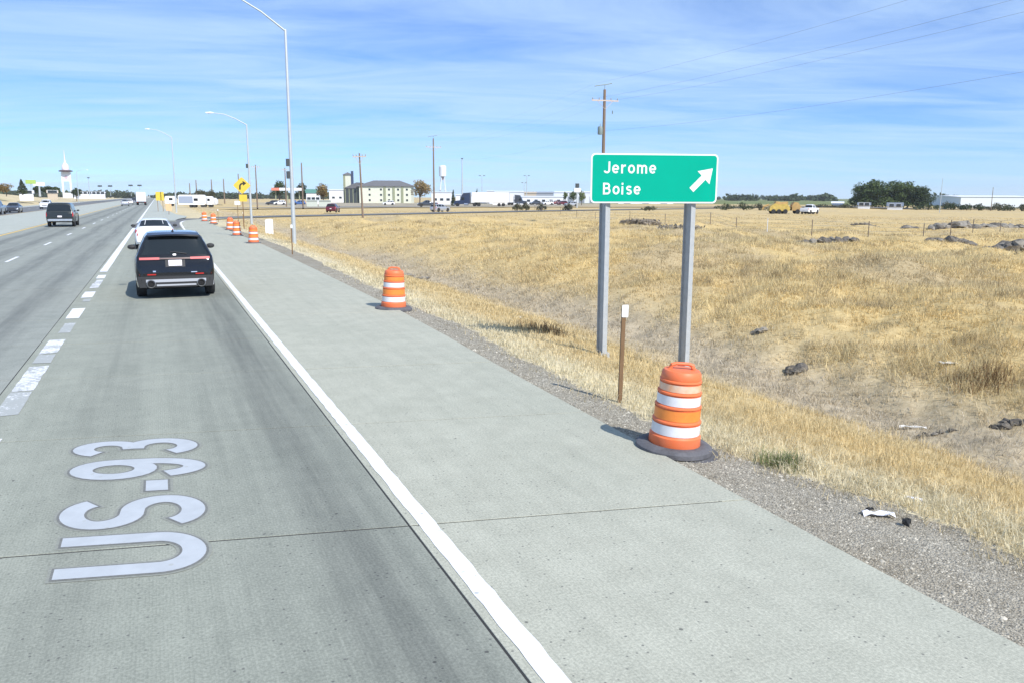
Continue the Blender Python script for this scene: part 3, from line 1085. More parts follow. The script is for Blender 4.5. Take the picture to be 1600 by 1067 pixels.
def street_lamp(label, loc, h, arm, rise, box=None, rz=0.0):
    o = thing('street_lamp', label, 'street lamp', loc, rz, 'street lamps along the highway')
    MB().lathe([(0.125, 0.0), (0.12, 1.0), (0.095, h*0.5), (0.07, h-0.05), (0.06, h)], 14).build('pole', M_POLE, o, smooth=40)
    MB().box(-0.19, 0.19, -0.19, 0.19, -0.25, 0.03, 0.01).build('base_plate', M_POLE, o)
    pts = [(0, 0, h-0.08), (-arm*0.35, 0, h+rise*0.52), (-arm*0.68, 0, h+rise*0.92), (-arm, 0, h+rise)]
    MB().tube(pts, [0.055, 0.048, 0.04, 0.035], 8).build('arm', M_POLE, o, smooth=50)
    hd = MB().add([(-arm+0.05, -0.07, h+rise-0.03), (-arm+0.05, 0.07, h+rise-0.03), (-arm+0.05, 0.06, h+rise+0.05), (-arm+0.05, -0.06, h+rise+0.05),
                   (-arm-0.30, -0.15, h+rise-0.05), (-arm-0.30, 0.15, h+rise-0.05), (-arm-0.30, 0.11, h+rise+0.09), (-arm-0.30, -0.11, h+rise+0.09),
                   (-arm-0.72, -0.10, h+rise-0.02), (-arm-0.72, 0.10, h+rise-0.02), (-arm-0.72, 0.08, h+rise+0.04), (-arm-0.72, -0.08, h+rise+0.04)],
                  [(0, 3, 2, 1), (0, 1, 5, 4), (1, 2, 6, 5), (2, 3, 7, 6), (3, 0, 4, 7), (4, 5, 9, 8), (5, 6, 10, 9), (6, 7, 11, 10), (7, 4, 8, 11), (8, 9, 10, 11)]).build('lamp_head', M_POLE, o)
    MB().box(-arm-0.62, -arm-0.2, -0.09, 0.09, h+rise-0.085, h+rise-0.052).build('lens', M_LENS, hd)
    for k, bz in enumerate(box or ()):
        MB().box(-0.27, -0.10, -0.12, 0.12, bz, bz+0.42, 0.015).build('control_box', M_DARKBOX, o)
    return o


x, y = G(460, 382, -0.2)
street_lamp('nearest tall grey street lamp, arm reaching out of the top of the picture', (x, y, zt(x, y)), 11.95, 3.6, 1.6, (3.75, 4.45))
x, y = 8.7, 87.6
street_lamp('middle grey street lamp standing behind the yellow curve sign', (x, y, zt(x, y)), 9.9, 3.1, 0.95, (5.6,))
x, y = 2.75, 143
street_lamp('farthest grey street lamp, right of the distant white box truck', (x, y, zt(x, y)), 11.8, 3.1, 1.1)
x, y, _ = D(122, 300, 330)
street_lamp('thin street lamp on the far left side of the highway', (x, y, zt(x, y)), 11.0, 3.0, 0.6, rz=math.pi)

# ================================================================== YELLOW SIGNS
M_YS = mat('yellow_warning_sheeting', (0.68, 0.50, 0.06), 0.6, var=0.05, scale=3)
M_BLK = mat('black_sign_print', (0.02, 0.02, 0.02), 0.6)
x, y, _ = D(380, 330, 72)
zg = zt(x, y)
ws = thing('curve_warning_sign', 'yellow diamond sign with black right curve arrow and small yellow plaque', 'road sign', (x, y, zg), R(-8))
zc_ = D(380, 290.5, 72)[2]-zg
dg = 0.68
dia = []
for a in (-90, 0, 90, 180):
    for dd in (-7, -3, 3, 7):
        rr = dg*(0.93 if abs(dd) > 4 else 0.965)
        dia.append((rr*math.cos(R(a+dd)), zc_+rr*math.sin(R(a+dd))))
pn = plate(MB(), dia, 0.0, 0.006).build('diamond_panel', M_YS, ws)
cpts = [(-0.17, zc_-0.34), (-0.16, zc_-0.08)]+[(0.12+0.28*math.cos(R(a)), zc_-0.08+0.25*math.sin(R(a))) for a in range(170, 88, -14)]
MB().ribbon(cpts, 0.13, 0.004, plane='xz').build('curve_arrow', M_BLK, pn)
plate(MB(), [(0.10, zc_-0.02), (0.36, zc_+0.19), (0.06, zc_+0.38)], -0.0065, -0.0045).build('arrow_head', M_BLK, pn)
plate(MB(), rrect(0.62, 0.56, 0.03, 3, -0.26, zc_-1.30), 0.0, 0.006).build('plaque', M_YS, ws)
MB().box(-0.035, 0.035, 0.008, 0.06, -0.3, zc_+0.45).build('post', M_WOODP, ws)

x, y, _ = D(250.5, 320, 150)
zg = zt(x, y)
ys_ = thing('exit_speed_sign', 'tall yellow board by the gore, left of the white trailers', 'road sign', (x, y, zg))
z1 = D(250, 300.5, 150)[2]-zg; z0 = D(250, 314, 150)[2]-zg
plate(MB(), rrect(1.25, z1-z0, 0.05, 3, -0.62, z0), 0.0, 0.01).build('panel', M_YS, ys_)
for s_ in (-0.4, 0.4):
    MB().box(s_-0.04, s_+0.04, 0.0105, 0.07, -0.3, z1-0.1).build('post', M_WOODP, ys_)
x, y, _ = D(264, 333, 126)
ob = thing('object_marker', 'low striped orange marker board at the gore point', 'road sign', (x, y, zt(x, y)))
plate(MB(), rrect(0.75, 0.95, 0.03, 3, -0.37, 0.55), 0.0, 0.008).build('panel', mat('pale_orange_sheeting', (0.75, 0.45, 0.24), 0.5, var=0.1, scale=4), ob)
MB().box(-0.035, 0.035, 0.009, 0.06, -0.3, 1.4).build('post', M_WOODP, ob)
x, y, _ = D(371, 318, 96)
sb = thing('small_sign', 'small white sign back left of the curve sign post', 'road sign', (x, y, zt(x, y)), R(10))
plate(MB(), rrect(0.6, 0.42, 0.03, 3, -0.3, 1.75), 0.0, 0.006).build('panel', M_CAB, sb)
MB().box(-0.03, 0.03, 0.0065, 0.05, -0.3, 2.1).build('post', M_WOODP, sb)

# ================================================================== UTILITY POLES AND WIRES
M_WOOD = mat('weathered_pole_wood', (0.21, 0.155, 0.115), 0.9, var=0.25, scale=3, stretch=(3, 3, 0.2), bump=0.3, bscale=20)
M_XARM = mat('bleached_crossarm_wood', (0.52, 0.45, 0.40), 0.85, var=0.15, scale=5)
M_INS = mat('insulator', (0.30, 0.32, 0.34), 0.3)
M_TRF = mat('transformer_grey_green', (0.20, 0.26, 0.26), 0.45)
M_WIRE = mat('aluminium_wire', (0.22, 0.24, 0.27), 0.5, 0.5)


def utility_pole(label, loc, h, r=0.17, arm=2.9, armz=1.3, rz=0.0, ridge=True, transformer=False, lean=0.0):
    o = thing('utility_pole', label, 'utility pole', loc, group='wooden utility poles', rot=(0, lean, rz))
    MB().lathe([(r, -0.5), (r, 0), (r*0.85, h*0.5), (r*0.66, h)], 12).build('pole', M_WOOD, o, smooth=40)
    if arm:
        xa = MB().box(-arm/2, arm/2, -0.19, -0.08-r*0.3, h-armz, h-armz+0.13).build('crossarm', M_XARM, o)
        for x_ in (-arm*0.46, -arm*0.22, arm*0.22, arm*0.46):
            MB().lathe([(0.02, 0), (0.055, 0.05), (0.06, 0.12), (0.04, 0.2)], 8, 'z', (x_, -0.15, h-armz+0.13)).build('insulator', M_INS, xa)
        MB().tube([(-arm*0.28, -0.16, h-armz), (-0.02, -0.16, h-armz-0.75)], 0.025, 5).tube([(arm*0.28, -0.16, h-armz), (0.02, -0.16, h-armz-0.75)], 0.025, 5).build('brace', M_XARM, o)
    if ridge:
        MB().tube([(-1.1, 0, h+0.28), (-0.5, 0, h+0.40), (0.1, 0, h+0.48), (0.75, 0, h+0.62)], 0.05, 6).build('top_bracket', M_TRF, o)
        MB().lathe([(0.03, h-0.05), (0.03, h+0.5)], 6).build('pin', M_TRF, o)
    if transformer:
        tr = MB().lathe([(0.05, 0), (0.24, 0.02), (0.26, 0.1), (0.26, 0.72), (0.22, 0.80), (0.06, 0.86)], 14, 'z', (-0.40, 0, h-4.4)).build('transformer', M_TRF, o, smooth=40)
        MB().lathe([(0.03, 0.84), (0.045, 0.95), (0.03, 1.1)], 8, 'z', (-0.40, 0, h-4.4)).build('bushing', M_INS, tr)
        MB().lathe([(0.05, 0), (0.06, 0.25), (0.03, 0.35)], 8, 'z', (0.85, -0.1, h-2.35)).build('cutout_fuse', M_TRF, o)
    return o


PA = (41.76, 74.04); PB = (49.9, 155.2)
lnrz = math.atan2(PB[1]-PA[1], PB[0]-PA[0])-math.pi/2
hA = 13.15-zt(*PA)
hB = D(677, 217, 163)[2]-zt(*PB)
utility_pole('tall wooden utility pole with crossarm and transformer rising behind the green sign', (*PA, zt(*PA)), hA, 0.2, 2.9, 1.15, R(-6), True, True)
utility_pole('dark wooden utility pole left of the white tower sign, crossarm near its top', (*PB, zt(*PB)), hB, 0.19, 3.0, 1.7, R(-6), True)
PC = D(567, 340, 96)[:2]
utility_pole('short leaning wooden utility pole in front of the hotel', (*PC, zt(*PC)), D(565, 240, 96)[2]-zt(*PC), 0.12, 1.5, 0.45, R(-20), False, lean=R(-1.6))
x, y, _ = D(473.5, 320, 222)
utility_pole('bare dark wooden pole right of the nearest lamp pole', (x, y, zt(x, y)), D(473, 255, 222)[2]-zt(x, y), 0.22, 0, 0, 0, False)
for (px, ty, dist, lb) in ((445, 263, 260, 'distant wooden pole just left of the nearest lamp pole'), (399, 258, 210, 'distant wooden pole right of the curve sign'), (372, 272, 300, 'distant wooden pole left of the curve sign'),
                           (330, 281, 380, 'faint wooden pole above the white trailers'), (306, 282, 420, 'faint wooden pole, second from the far lamp'), (296, 287, 500, 'faint wooden pole nearest the far lamp'), (349, 280, 360, 'faint wooden pole midway to the curve sign')):
    x, y, zt_ = D(px, ty, dist)
    utility_pole(lb, (x, y, zt(x, y)), zt_-zt(x, y), 0.18*dist/300+0.05, 2.0 if dist < 300 else 0, 0.6, 0, False)


def wire(name, label, a, b, sag, rad=0.012, n=20):
    a, b = np.array(a, float), np.array(b, float)
    P = []
    for i in range(n+1):
        t_ = i/n
        p = a*(1-t_)+b*t_
        p[2] -= sag*4*t_*(1-t_)
        P.append(tuple(p))
    o = MB().tube(P, rad, 5).build(name, M_WIRE)
    return tag(o, label, 'wire', 'overhead wires')


PN = (34.5, -8.0)                       # next pole of the line, beside and behind the camera
for k, (off, dz, lb) in enumerate(((-1.0, 0.55, 'highest overhead wire running right from the pole behind the sign'), (-1.3, -0.95, 'second highest overhead wire running right from the pole'), (1.3, -0.95, 'third overhead wire running right from the pole'), (0.0, -4.0, 'lowest overhead wire running right from the pole'))):
    zA = 13.15+dz
    wire('overhead_wire', lb, (PA[0]+off, PA[1], zA), (PN[0]+off, PN[1], zA+0.4), 1.0, 0.006, 30)
    zB = zt(*PB)+hB+dz
    wire('overhead_wire', ('highest', 'second highest', 'third', 'lowest')[k]+' faint overhead wire between the two tall utility poles', (PA[0]+off, PA[1]+0.3, zA), (PB[0]+off, PB[1], zB), 1.1, 0.004, 24)

# ================================================================== FENCE IN THE FIELD
M_TP = mat('rusty_steel_post', (0.15, 0.12, 0.10), 0.8, var=0.2, scale=5)
fence = thing('wire_fence', 'sagging wire fence with thin dark posts crossing the dry field', 'fence', (0, 0, 0))
FP = [(95, 205), (84, 182), (77.3, 164.2), (70, 140), (64, 122), (59.4, 107.3), (56, 92), (53.4, 80), (51.5, 69), (50, 63), (49, 57.5), (50.3, 53.5), (54, 51.0), (58.2, 49.2), (62.6, 50.2), (67.4, 51.8), (74, 54), (81, 56), (90, 58)]
tops = []
for k, p in enumerate(FP):
    zg = zt(*p)
    MB().box(p[0]-0.024, p[0]+0.024, p[1]-0.024, p[1]+0.024, zg-0.2, zg+1.25+0.1*math.sin(k*2.3)).build('post', M_CAB if k == 10 else M_TP, fence)
    tops.append((p[0], p[1], zg))
for hz in (1.15, 0.8, 0.45):
    MB().tube([(a, b, c+hz+0.03*math.sin(i*1.7)) for i, (a, b, c) in enumerate(tops)], 0.008, 4).build('wire', M_WIRE, fence)

# ================================================================== VEHICLES
M_TYRE = mat('tyre_rubber', (0.025, 0.026, 0.028), 0.85)
M_RIM = mat('alloy_rim', (0.42, 0.43, 0.45), 0.35, 0.8)
M_GLASS = mat('dark_car_glass', (0.012, 0.016, 0.018), 0.06, spec=0.6)
M_TRIM = mat('black_plastic_trim', (0.03, 0.031, 0.033), 0.6)
M_CHROME = mat('bright_metal_trim', (0.72, 0.73, 0.76), 0.25, 0.85)
M_TAIL = mat('red_tail_lamp', (0.50, 0.035, 0.03), 0.2, coat=0.5)
M_HEAD = mat('clear_head_lamp', (0.75, 0.77, 0.80), 0.12)
M_PLATE = mat('licence_plate', (0.78, 0.78, 0.84), 0.4, col2=(0.80, 0.70, 0.72), scale=9)
M_UNDER = mat('underbody', (0.012, 0.012, 0.013), 0.9)


def paint(name, c, rough=0.22, metal=0.25):
    return mat('car_paint_'+name, c, rough, metal, coat=0.45, spec=0.4)


# station tables: t, top, width, roof width (fractions of length, height, half width); belt line follows
PROFILE = {
    'suv': dict(top=[(0, .40), (.004, .50), (.012, .585), (.022, .64), (.075, .955), (.10, .985), (.2, .998), (.34, 1.0), (.50, .985), (.565, .95), (.70, .675), (.74, .645), (.90, .60), (.965, .55), (1, .40)],
                w=[(0, .84), (.006, .90), (.02, .96), (.06, .985), (.2, 1.0), (.8, 1.0), (.93, .95), (.975, .86), (1, .72)],
                wr=[(0, .80), (.012, .86), (.022, .86), (.075, .70), (.3, .71), (.50, .70), (.565, .69), (.70, .78), (.9, .78), (1, .6)],
                belt=.635, back=(.026, .070), wind=(.575, .69), sides=[(.075, .19), (.21, .385), (.405, .60)], low=.16, wheels=(.195, .80), wr_=.225),
    'boxy': dict(top=[(0, .42), (.004, .50), (.01, .60), (.018, .62), (.05, .96), (.07, .99), (.2, 1.0), (.50, .995), (.58, .97), (.67, .66), (.70, .645), (.93, .61), (.975, .56), (1, .40)],
                 w=[(0, .90), (.006, .95), (.02, .985), (.2, 1.0), (.9, 1.0), (.97, .93), (1, .82)],
                 wr=[(0, .86), (.018, .90), (.05, .80), (.3, .80), (.58, .79), (.67, .86), (.9, .86), (1, .7)],
                 belt=.61, back=(.021, .046), wind=(.59, .66), sides=[(.06, .22), (.24, .38), (.40, .60)], low=.20, wheels=(.21, .81), wr_=.21),
    'sedan': dict(top=[(0, .42), (.006, .58), (.018, .70), (.03, .72), (.13, .735), (.28, .965), (.34, .995), (.45, 1.0), (.56, .97), (.735, .68), (.78, .65), (.92, .575), (.97, .50), (1, .36)],
                  w=[(0, .82), (.01, .91), (.04, .97), (.2, 1.0), (.8, 1.0), (.93, .95), (.975, .86), (1, .7)],
                  wr=[(0, .74), (.03, .82), (.13, .80), (.28, .66), (.45, .68), (.56, .67), (.735, .78), (.9, .78), (1, .6)],
                  belt=.66, back=(.145, .272), wind=(.575, .72), sides=[(.24, .40), (.415, .60)], low=.15, wheels=(.21, .80), wr_=.225),
    'pickup': dict(top=[(0, .45), (.004, .58), (.01, .64), (.02, .645), (.36, .645), (.375, .66), (.40, .93), (.42, .985), (.5, 1.0), (.58, .98), (.625, .94), (.71, .68), (.74, .655), (.93, .615), (.975, .56), (1, .42)],
                   w=[(0, .92), (.01, .97), (.03, 1.0), (.9, 1.0), (.97, .93), (1, .84)],
                   wr=[(0, .86), (.02, .9), (.36, .9), (.40, .76), (.5, .78), (.6, .77), (.71, .86), (.9, .86), (1, .7)],
                   belt=.62, back=(.377, .40), wind=(.63, .70), sides=[(.405, .49), (.505, .62)], low=.2, wheels=(.2, .81), wr_=.215),
}


def make_car(name, label, cat, kind, L, W, Ht, pnt, loc, heading, nst=60, group=None, fine=False, rearview=True):
    P = PROFILE[kind]
    o = thing(name, label, cat, loc, heading, group)
    hw = W/2

    def itp(tab, t_):
        return float(np.interp(t_, [a for a, b in tab], [b for a, b in tab]))

    wr = P['wr_']*Ht*(1.06 if kind == 'suv' else 1)
    if kind == 'sedan':
        wr = 0.325
    wy = [(-0.5+P['wheels'][0])*L, (-0.5+P['wheels'][1])*L]

    def section(t_):
        y_ = (-0.5+t_)*L
        top = itp(P['top'], t_)*Ht
        w = itp(P['w'], t_)*hw
        wf = itp(P['wr'], t_)*hw
        low = (P['low']+0.05*sstep(0.08, 0.0, t_)+0.03*sstep(0.93, 1.0, t_))*Ht
        low = float(low)
        for c in wy:
            rr = wr*1.13
            if abs(y_-c) < rr:
                low = max(low, wr+math.sqrt(rr*rr-(y_-c)**2)*0.96)
        belt = min(P['belt']*Ht, top-0.035*Ht)
        low_in = min(low, belt-0.12*Ht)
        low = low_in
        gh = max(top-belt, 0.0)
        mid = low+(belt-low)*0.5
        soft = min(0.06*Ht, gh*0.35)
        return [(0, low+0.01), (w*0.80, low+0.01), (w*0.955, low), (w*0.985, low+(mid-low)*0.35), (w, mid), (w*0.985, mid+(belt-mid)*0.62),
                (w*0.955, belt), (wf+(w*0.955-wf)*0.42, belt+gh*0.52), (wf, top-soft), (wf*0.90, top-soft*0.35), (wf*0.62, top-soft*0.08), (0, top)]

    NS = 12
    ts = sorted(set([a for a, b in P['top']]+[a for a, b in P['w']]+list(np.linspace(0, 1, nst)) +
                    ([c/L+0.5+d_*wr*1.13/L for c in wy for d_ in (-1.001, -.97, -.85, -.6, -.3, 0, .3, .6, .85, .97, 1.001)] if nst > 20 else [])))
    ts = [t_ for t_ in ts if 0 <= t_ <= 1]

    def S(t_, u):
        sec = section(t_)
        u = max(0, min(NS-1, u))
        i = min(int(u), NS-2)
        f_ = u-i
        a, b = sec[i], sec[i+1]
        return np.array([a[0]+(b[0]-a[0])*f_, (-0.5+t_)*L, a[1]+(b[1]-a[1])*f_])

    vs = []; fs = []
    ring = 2*NS-2
    for t_ in ts:
        sec = section(t_)
        y_ = (-0.5+t_)*L
        full = [(x_, y_, z_) for x_, z_ in sec]+[(-x_, y_, z_) for x_, z_ in sec[-2:0:-1]]
        vs += full
    for k in range(len(ts)-1):
        for i in range(ring):
            j = (i+1) % ring
            fs.append((k*ring+i, k*ring+j, (k+1)*ring+j, (k+1)*ring+i))
    fs.append(tuple(range(ring)))
    fs.append(tuple(range(len(ts)*ring-1, (len(ts)-1)*ring-1, -1)))
    fs = [f[::-1] for f in fs]
    body = MB().add(vs, fs).build('body', pnt, o, smooth=38)

    def skin_patch(nm, m_, t0, t1, u0, u1, side, par, nt=6, nu=4, off=0.004, taper=0.0):
        """panel lying on the body; side +1/-1, or 0 for one that spans the width (u runs to the middle and back)"""
        V = []; grid = []
        us = list(np.linspace(u0, u1, nu+1))
        if side == 0:
            cols = [(u, 1) for u in np.linspace(u0, NS-1, nu+1)]+[(u, -1) for u in np.linspace(NS-1, u0, nu+1)[1:]]
        else:
            cols = [(u, side) for u in us]
        for a in range(nt+1):
            row = []
            for (u, sd) in cols:
                t_ = t0+(t1-t0)*a/nt
                if taper and side != 0:
                    t_ = t0+(t1-t0)*a/nt+taper*(u-u0)/(u1-u0)*(0.5-a/nt)
                e_ = 0.004
                p = S(t_, u)
                du = S(t_, min(u+0.02, NS-1))-S(t_, u-0.02)
                dt = S(min(t_+e_, 1), u)-S(max(t_-e_, 0), u)
                nv = np.cross(dt, du)
                nv = nv/max(np.linalg.norm(nv), 1e-9)
                if nv[2] < 0 and side == 0:
                    nv = -nv
                if side != 0 and nv[0] < 0:
                    nv = -nv
                p = p+nv*off
                row.append((p[0]*sd, p[1], p[2]))
            grid.append(row)
        nc = len(cols)
        V = [p for row in grid for p in row]
        Fs = [(a*nc+b, a*nc+b+1, (a+1)*nc+b+1, (a+1)*nc+b) for a in range(nt) for b in range(nc-1)]
        return MB().add(V, Fs).build(nm, m_, par, smooth=40)

    # glass
    b0, b1 = P['back']
    skin_patch('rear_window', M_GLASS, b0, b1, 8.25, 11, 0, o, 5, 4)
    w0, w1 = P['wind']
    skin_patch('windscreen', M_GLASS, w0, w1, 8.25, 11, 0, o, 5, 4)
    for sd in (1, -1):
        for k, (s0, s1) in enumerate(P['sides']):
            skin_patch('side_window', M_GLASS, s0, s1, 6.15, 7.85, sd, o, 5, 3, taper=(0.05 if k == len(P['sides'])-1 or (kind == 'sedan' and k == 0) else 0.0))
    # underbody and wheels
    MB().box(-hw*0.78, hw*0.78, -L*0.47, L*0.46, P['low']*Ht*0.95, P['low']*Ht+0.28).build('underbody', M_UNDER, o)
    for c in wy:
        for sd in (1, -1):
            we = bpy.data.objects.new('wheel', None)
            COL.objects.link(we)
            we.parent = o
            we.location = (sd*(hw-0.125), c, wr)
            tw = 0.115
            MB().lathe([(wr*0.66, -tw), (wr*0.93, -tw), (wr, -tw*0.7), (wr, tw*0.7), (wr*0.93, tw), (wr*0.66, tw)], 26, 'x').build('tyre', M_TYRE, we, smooth=40)
            mb = MB()
            xo = sd*tw
            mb.lathe([(wr*0.66, xo*0.2), (wr*0.655, xo*0.96), (wr*0.58, xo*0.9), (wr*0.55, xo*0.45), (0.02, xo*0.45)], 20, 'x')
            if fine or nst > 30:
                for q in range(5):
                    a = 2*math.pi*q/5
                    d_ = np.array([math.cos(a), math.sin(a)]); pq = np.array([-d_[1], d_[0]])
                    c4 = [d_*0.03+pq*0.03, d_*wr*0.6+pq*0.022, d_*wr*0.6-pq*0.022, d_*0.03-pq*0.03]
                    mb.add([(xo*0.55, *p) for p in c4]+[(xo*0.92, *p) for p in c4], [(0, 1, 2, 3), (7, 6, 5, 4), (0, 4, 5, 1), (1, 5, 6, 2), (2, 6, 7, 3), (3, 7, 4, 0)])
            mb.build('rim', M_RIM, we, smooth=40)
    # mirrors
    my = (-0.5+P['wind'][1]-0.035)*L
    zm = P['belt']*Ht+0.06
    for sd in (1, -1):
        mr = MB()
        x_ = sd*(hw*0.97)
        mr.lathe([(0.01, 0.0), (0.07, 0.01), (0.095, 0.05), (0.08, 0.10), (0.03, 0.125)], 12, 'y', (0, 0, 0))
        mr.v = [(x_+sd*0.11+vx*1.2, my+vy, zm+vz*0.75+0.03) for vx, vy, vz in mr.v]
        mir = mr.build('mirror', M_TRIM, o, smooth=50)
        MB().box(min(x_, x_+sd*0.10), max(x_, x_+sd*0.10), my+0.02, my+0.07, zm-0.02, zm+0.03).build('mirror_arm', M_TRIM, mir)
    if not fine:
        yr = -L/2
        yf = L/2
        zb_ = Ht*(0.56 if kind in ('boxy', 'pickup') else .60)
        for sd in (1, -1):
            if kind in ('boxy', 'pickup'):
                skin_patch('tail_lamp', M_TAIL, 0.004, 0.03, 4.6, 6.4, sd, o, 3, 3, 0.012)
            else:
                skin_patch('tail_lamp', M_TAIL, 0.004, 0.045, 4.9, 6.3, sd, o, 3, 3, 0.010)
            skin_patch('head_lamp', M_HEAD, 0.955, 0.992, 4.7, 6.2, sd, o, 3, 3, 0.010)
        zr_ = Ht*0.40
        MB().box(-0.16, 0.16, yr-0.03, yr+0.01, zr_-0.0, zr_+0.13).build('licence_plate', M_PLATE, o)
        MB().box(-hw*0.88, hw*0.88, yr-0.07, yr+0.12, Ht*.235, Ht*.33, 0.03).build('rear_bumper', M_CHROME if kind in ('boxy', 'pickup') else pnt, o)
        MB().box(-hw*0.82, hw*0.82, yf-0.12, yf+0.05, Ht*.22, Ht*.33, 0.03).build('front_bumper', M_CHROME if kind in ('pickup',) else pnt, o)
        MB().box(-hw*0.45, hw*0.45, yf-0.02, yf+0.02, Ht*.345, Ht*.45, 0.01).build('grille', M_TRIM, o)
    o['_S'] = 0
    del o['_S']
    return o, body, S, section, skin_patch


# ---- black SUV right ahead
L_, W_, H_ = 4.6, 1.90, 1.66
PT_BLACK = paint('black', (0.010, 0.011, 0.014), 0.10, 0.1)
yR = 22.15
suv, body, S, sec, skin = make_car('black_suv', 'black SUV with red light bar directly ahead in the exit lane', 'car', 'suv', L_, W_, H_, PT_BLACK, (0.30, yR+L_/2, 0), R(0.4), 70, fine=True)
yb = -L_/2


def ysurf(x_, z_):
    """rear face of the body at a given height"""
    best = None
    for t_ in np.linspace(0, 0.1, 120):
        s_ = sec(t_)
        if s_[-1][1] >= z_-0.0001:
            return (-0.5+t_)*L_
    return (-0.5+0.1)*L_


def rear_panel(nm, m_, x0, x1, z0, z1, parent, proud=0.012, n=8, curve=0.06):
    mb = MB()
    V = []
    for i in range(n+1):
        x_ = x0+(x1-x0)*i/n
        q = (abs(x_)/(W_/2))**3*curve
        for z_ in (z0, z1):
            V.append((x_, ysurf(x_, z_)+q-proud, z_))
    Fs = [(2*i, 2*i+2, 2*i+3, 2*i+1) for i in range(n)]
    V2 = [(a, b+0.06, c) for a, b, c in V]
    k = len(V)
    Fs += [(2*i+1, 2*i+3, k+2*i+3, k+2*i+1) for i in range(n)]+[(k+2*i, k+2*i+2, 2*i+2, 2*i) for i in range(n)]
    Fs += [(0, 1, k+1, k), (2*n, k+2*n, k+2*n+1, 2*n+1)]
    mb.add(V+V2, Fs)
    return mb.build(nm, m_, parent, smooth=40)


lb = rear_panel('light_bar', M_TRIM, -0.80, 0.80, 0.985, 1.035, suv, 0.03)
for sd in (1, -1):
    rear_panel('tail_lamp', mat('bright_tail_lamp', (0.55, 0.12, 0.12), 0.55), min(sd*0.36, sd*0.82), max(sd*0.36, sd*0.82), 0.985, 1.04, suv, 0.036)
    rear_panel('reflector', mat('red_reflector', (0.45, 0.02, 0.015), 0.3), min(sd*0.46, sd*0.84), max(sd*0.46, sd*0.84), 0.605, 0.635, suv, 0.02)
rear_panel('light_strip', mat('dim_red_strip', (0.09, 0.03, 0.035), 0.4), -0.36, 0.36, 0.998, 1.022, suv, 0.036)
rear_panel('licence_plate', M_PLATE, -0.155, 0.155, 0.83, 0.97, suv, 0.02)
rear_panel('plate_recess', M_TRIM, -0.23, 0.23, 0.80, 0.979, suv, 0.010)
rear_panel('bumper_cover', M_TRIM, -0.88, 0.88, 0.36, 0.575, suv, 0.035, 14)
rear_panel('tailgate_seam', M_TRIM, -0.72, 0.72, 0.585, 0.592, suv, 0.006)
rear_panel('badge', M_CHROME, -0.56, -0.46, 0.68, 0.715, suv, 0.012)
rear_panel('badge', M_CHROME, 0.36, 0.50, 0.655, 0.675, suv, 0.012)
rear_panel('badge', M_CHROME, -0.04, 0.03, 1.085, 1.115, suv, 0.016)
# silver lower valance with two round tail pipes
V_ = MB()
M_SKID = mat('dull_silver_valance', (0.50, 0.51, 0.54), 0.4, 0.3)
sk = rear_panel('skid_plate', M_SKID, -0.70, 0.70, 0.43, 0.50, suv, 0.062, 14)
rear_panel('skid_plate', M_SKID, -0.46, 0.46, 0.335, 0.375, suv, 0.062, 10)
rear_panel('valance', M_TRIM, -0.86, 0.86, 0.30, 0.43, suv, 0.045, 14)
for sd in (1, -1):
    MB().lathe([(0.10, 0.05), (0.105, -0.02), (0.095, -0.03), (0.08, -0.02), (0.075, 0.04)], 22, 'y', (sd*0.585, yb+0.015-0.05, 0.395)).build('exhaust_surround', M_RIM, suv, smooth=40)
    MB().lathe([(0.01, 0.0), (0.08, 0.0), (0.08, -0.022), (0.06, -0.026), (0.055, -0.01), (0.01, -0.008)], 18, 'y', (sd*0.585, yb-0.055, 0.395)).build('exhaust_tip', M_UNDER, suv, smooth=40)
# spoiler, fin, wiper, rails
sp = MB()
vs = []
for i in range(9):
    x_ = -0.60+1.2*i/8
    q = 0.03*(abs(x_)/0.6)**2
    vs += [(x_, yb+0.20+q, 1.565-q), (x_, yb+0.22+q, 1.605-q), (x_, yb+0.52, 1.645-q*0.6), (x_, yb+0.5, 1.58-q)]
fs = []
for i in range(8):
    for k in range(4):
        fs.append((4*i+k, 4*i+(k+1) % 4, 4*i+4+(k+1) % 4, 4*i+4+k))
fs += [(3, 2, 1, 0), (32, 33, 34, 35)]
sp.add(vs, fs).build('spoiler', PT_BLACK, suv, smooth=40)
MB().add([(0, yb+0.62, 1.645), (-0.035, yb+0.74, 1.645), (0.035, yb+0.74, 1.645), (-0.03, yb+0.86, 1.65), (0.03, yb+0.86, 1.65), (0, yb+0.66, 1.71), (0, yb+0.72, 1.715)],
         [(0, 1, 5), (0, 5, 2), (1, 3, 6, 5), (2, 5, 6, 4), (3, 4, 6)]).build('antenna_fin', M_TRIM, suv)
MB().tube([(0.28, yb+0.11, 1.12), (0.02, yb+0.125, 1.16), (-0.10, yb+0.13, 1.165)], [0.012, 0.009, 0.006], 6).build('rear_wiper', M_TRIM, suv)
# ---- other vehicles
WHITE = paint('white', (0.80, 0.81, 0.83), 0.25, 0.0)
SILV = paint('silver', (0.48, 0.50, 0.53), 0.3, 0.5)
DGREEN = paint('dark_green', (0.022, 0.028, 0.028), 0.25, 0.2)
GREY = paint('dark_grey', (0.07, 0.08, 0.10), 0.25, 0.4)
MAROON = paint('maroon', (0.13, 0.018, 0.03), 0.25, 0.2)
BLUE = paint('blue', (0.05, 0.12, 0.32), 0.25, 0.2)
make_car('white_sedan', 'white sedan in the exit lane just ahead of the black SUV', 'car', 'sedan', 4.7, 1.82, 1.45, WHITE, (-0.22, 43.2+2.35, 0), R(0.3), 48)
make_car('dark_suv', 'dark boxy SUV with chrome rear bumper in the far through lane', 'car', 'boxy', 5.5, 2.05, 1.98, DGREEN, (-7.45, 77.0+2.75, 0), 0, 44)
x, y, _ = D(50, 325, 146)
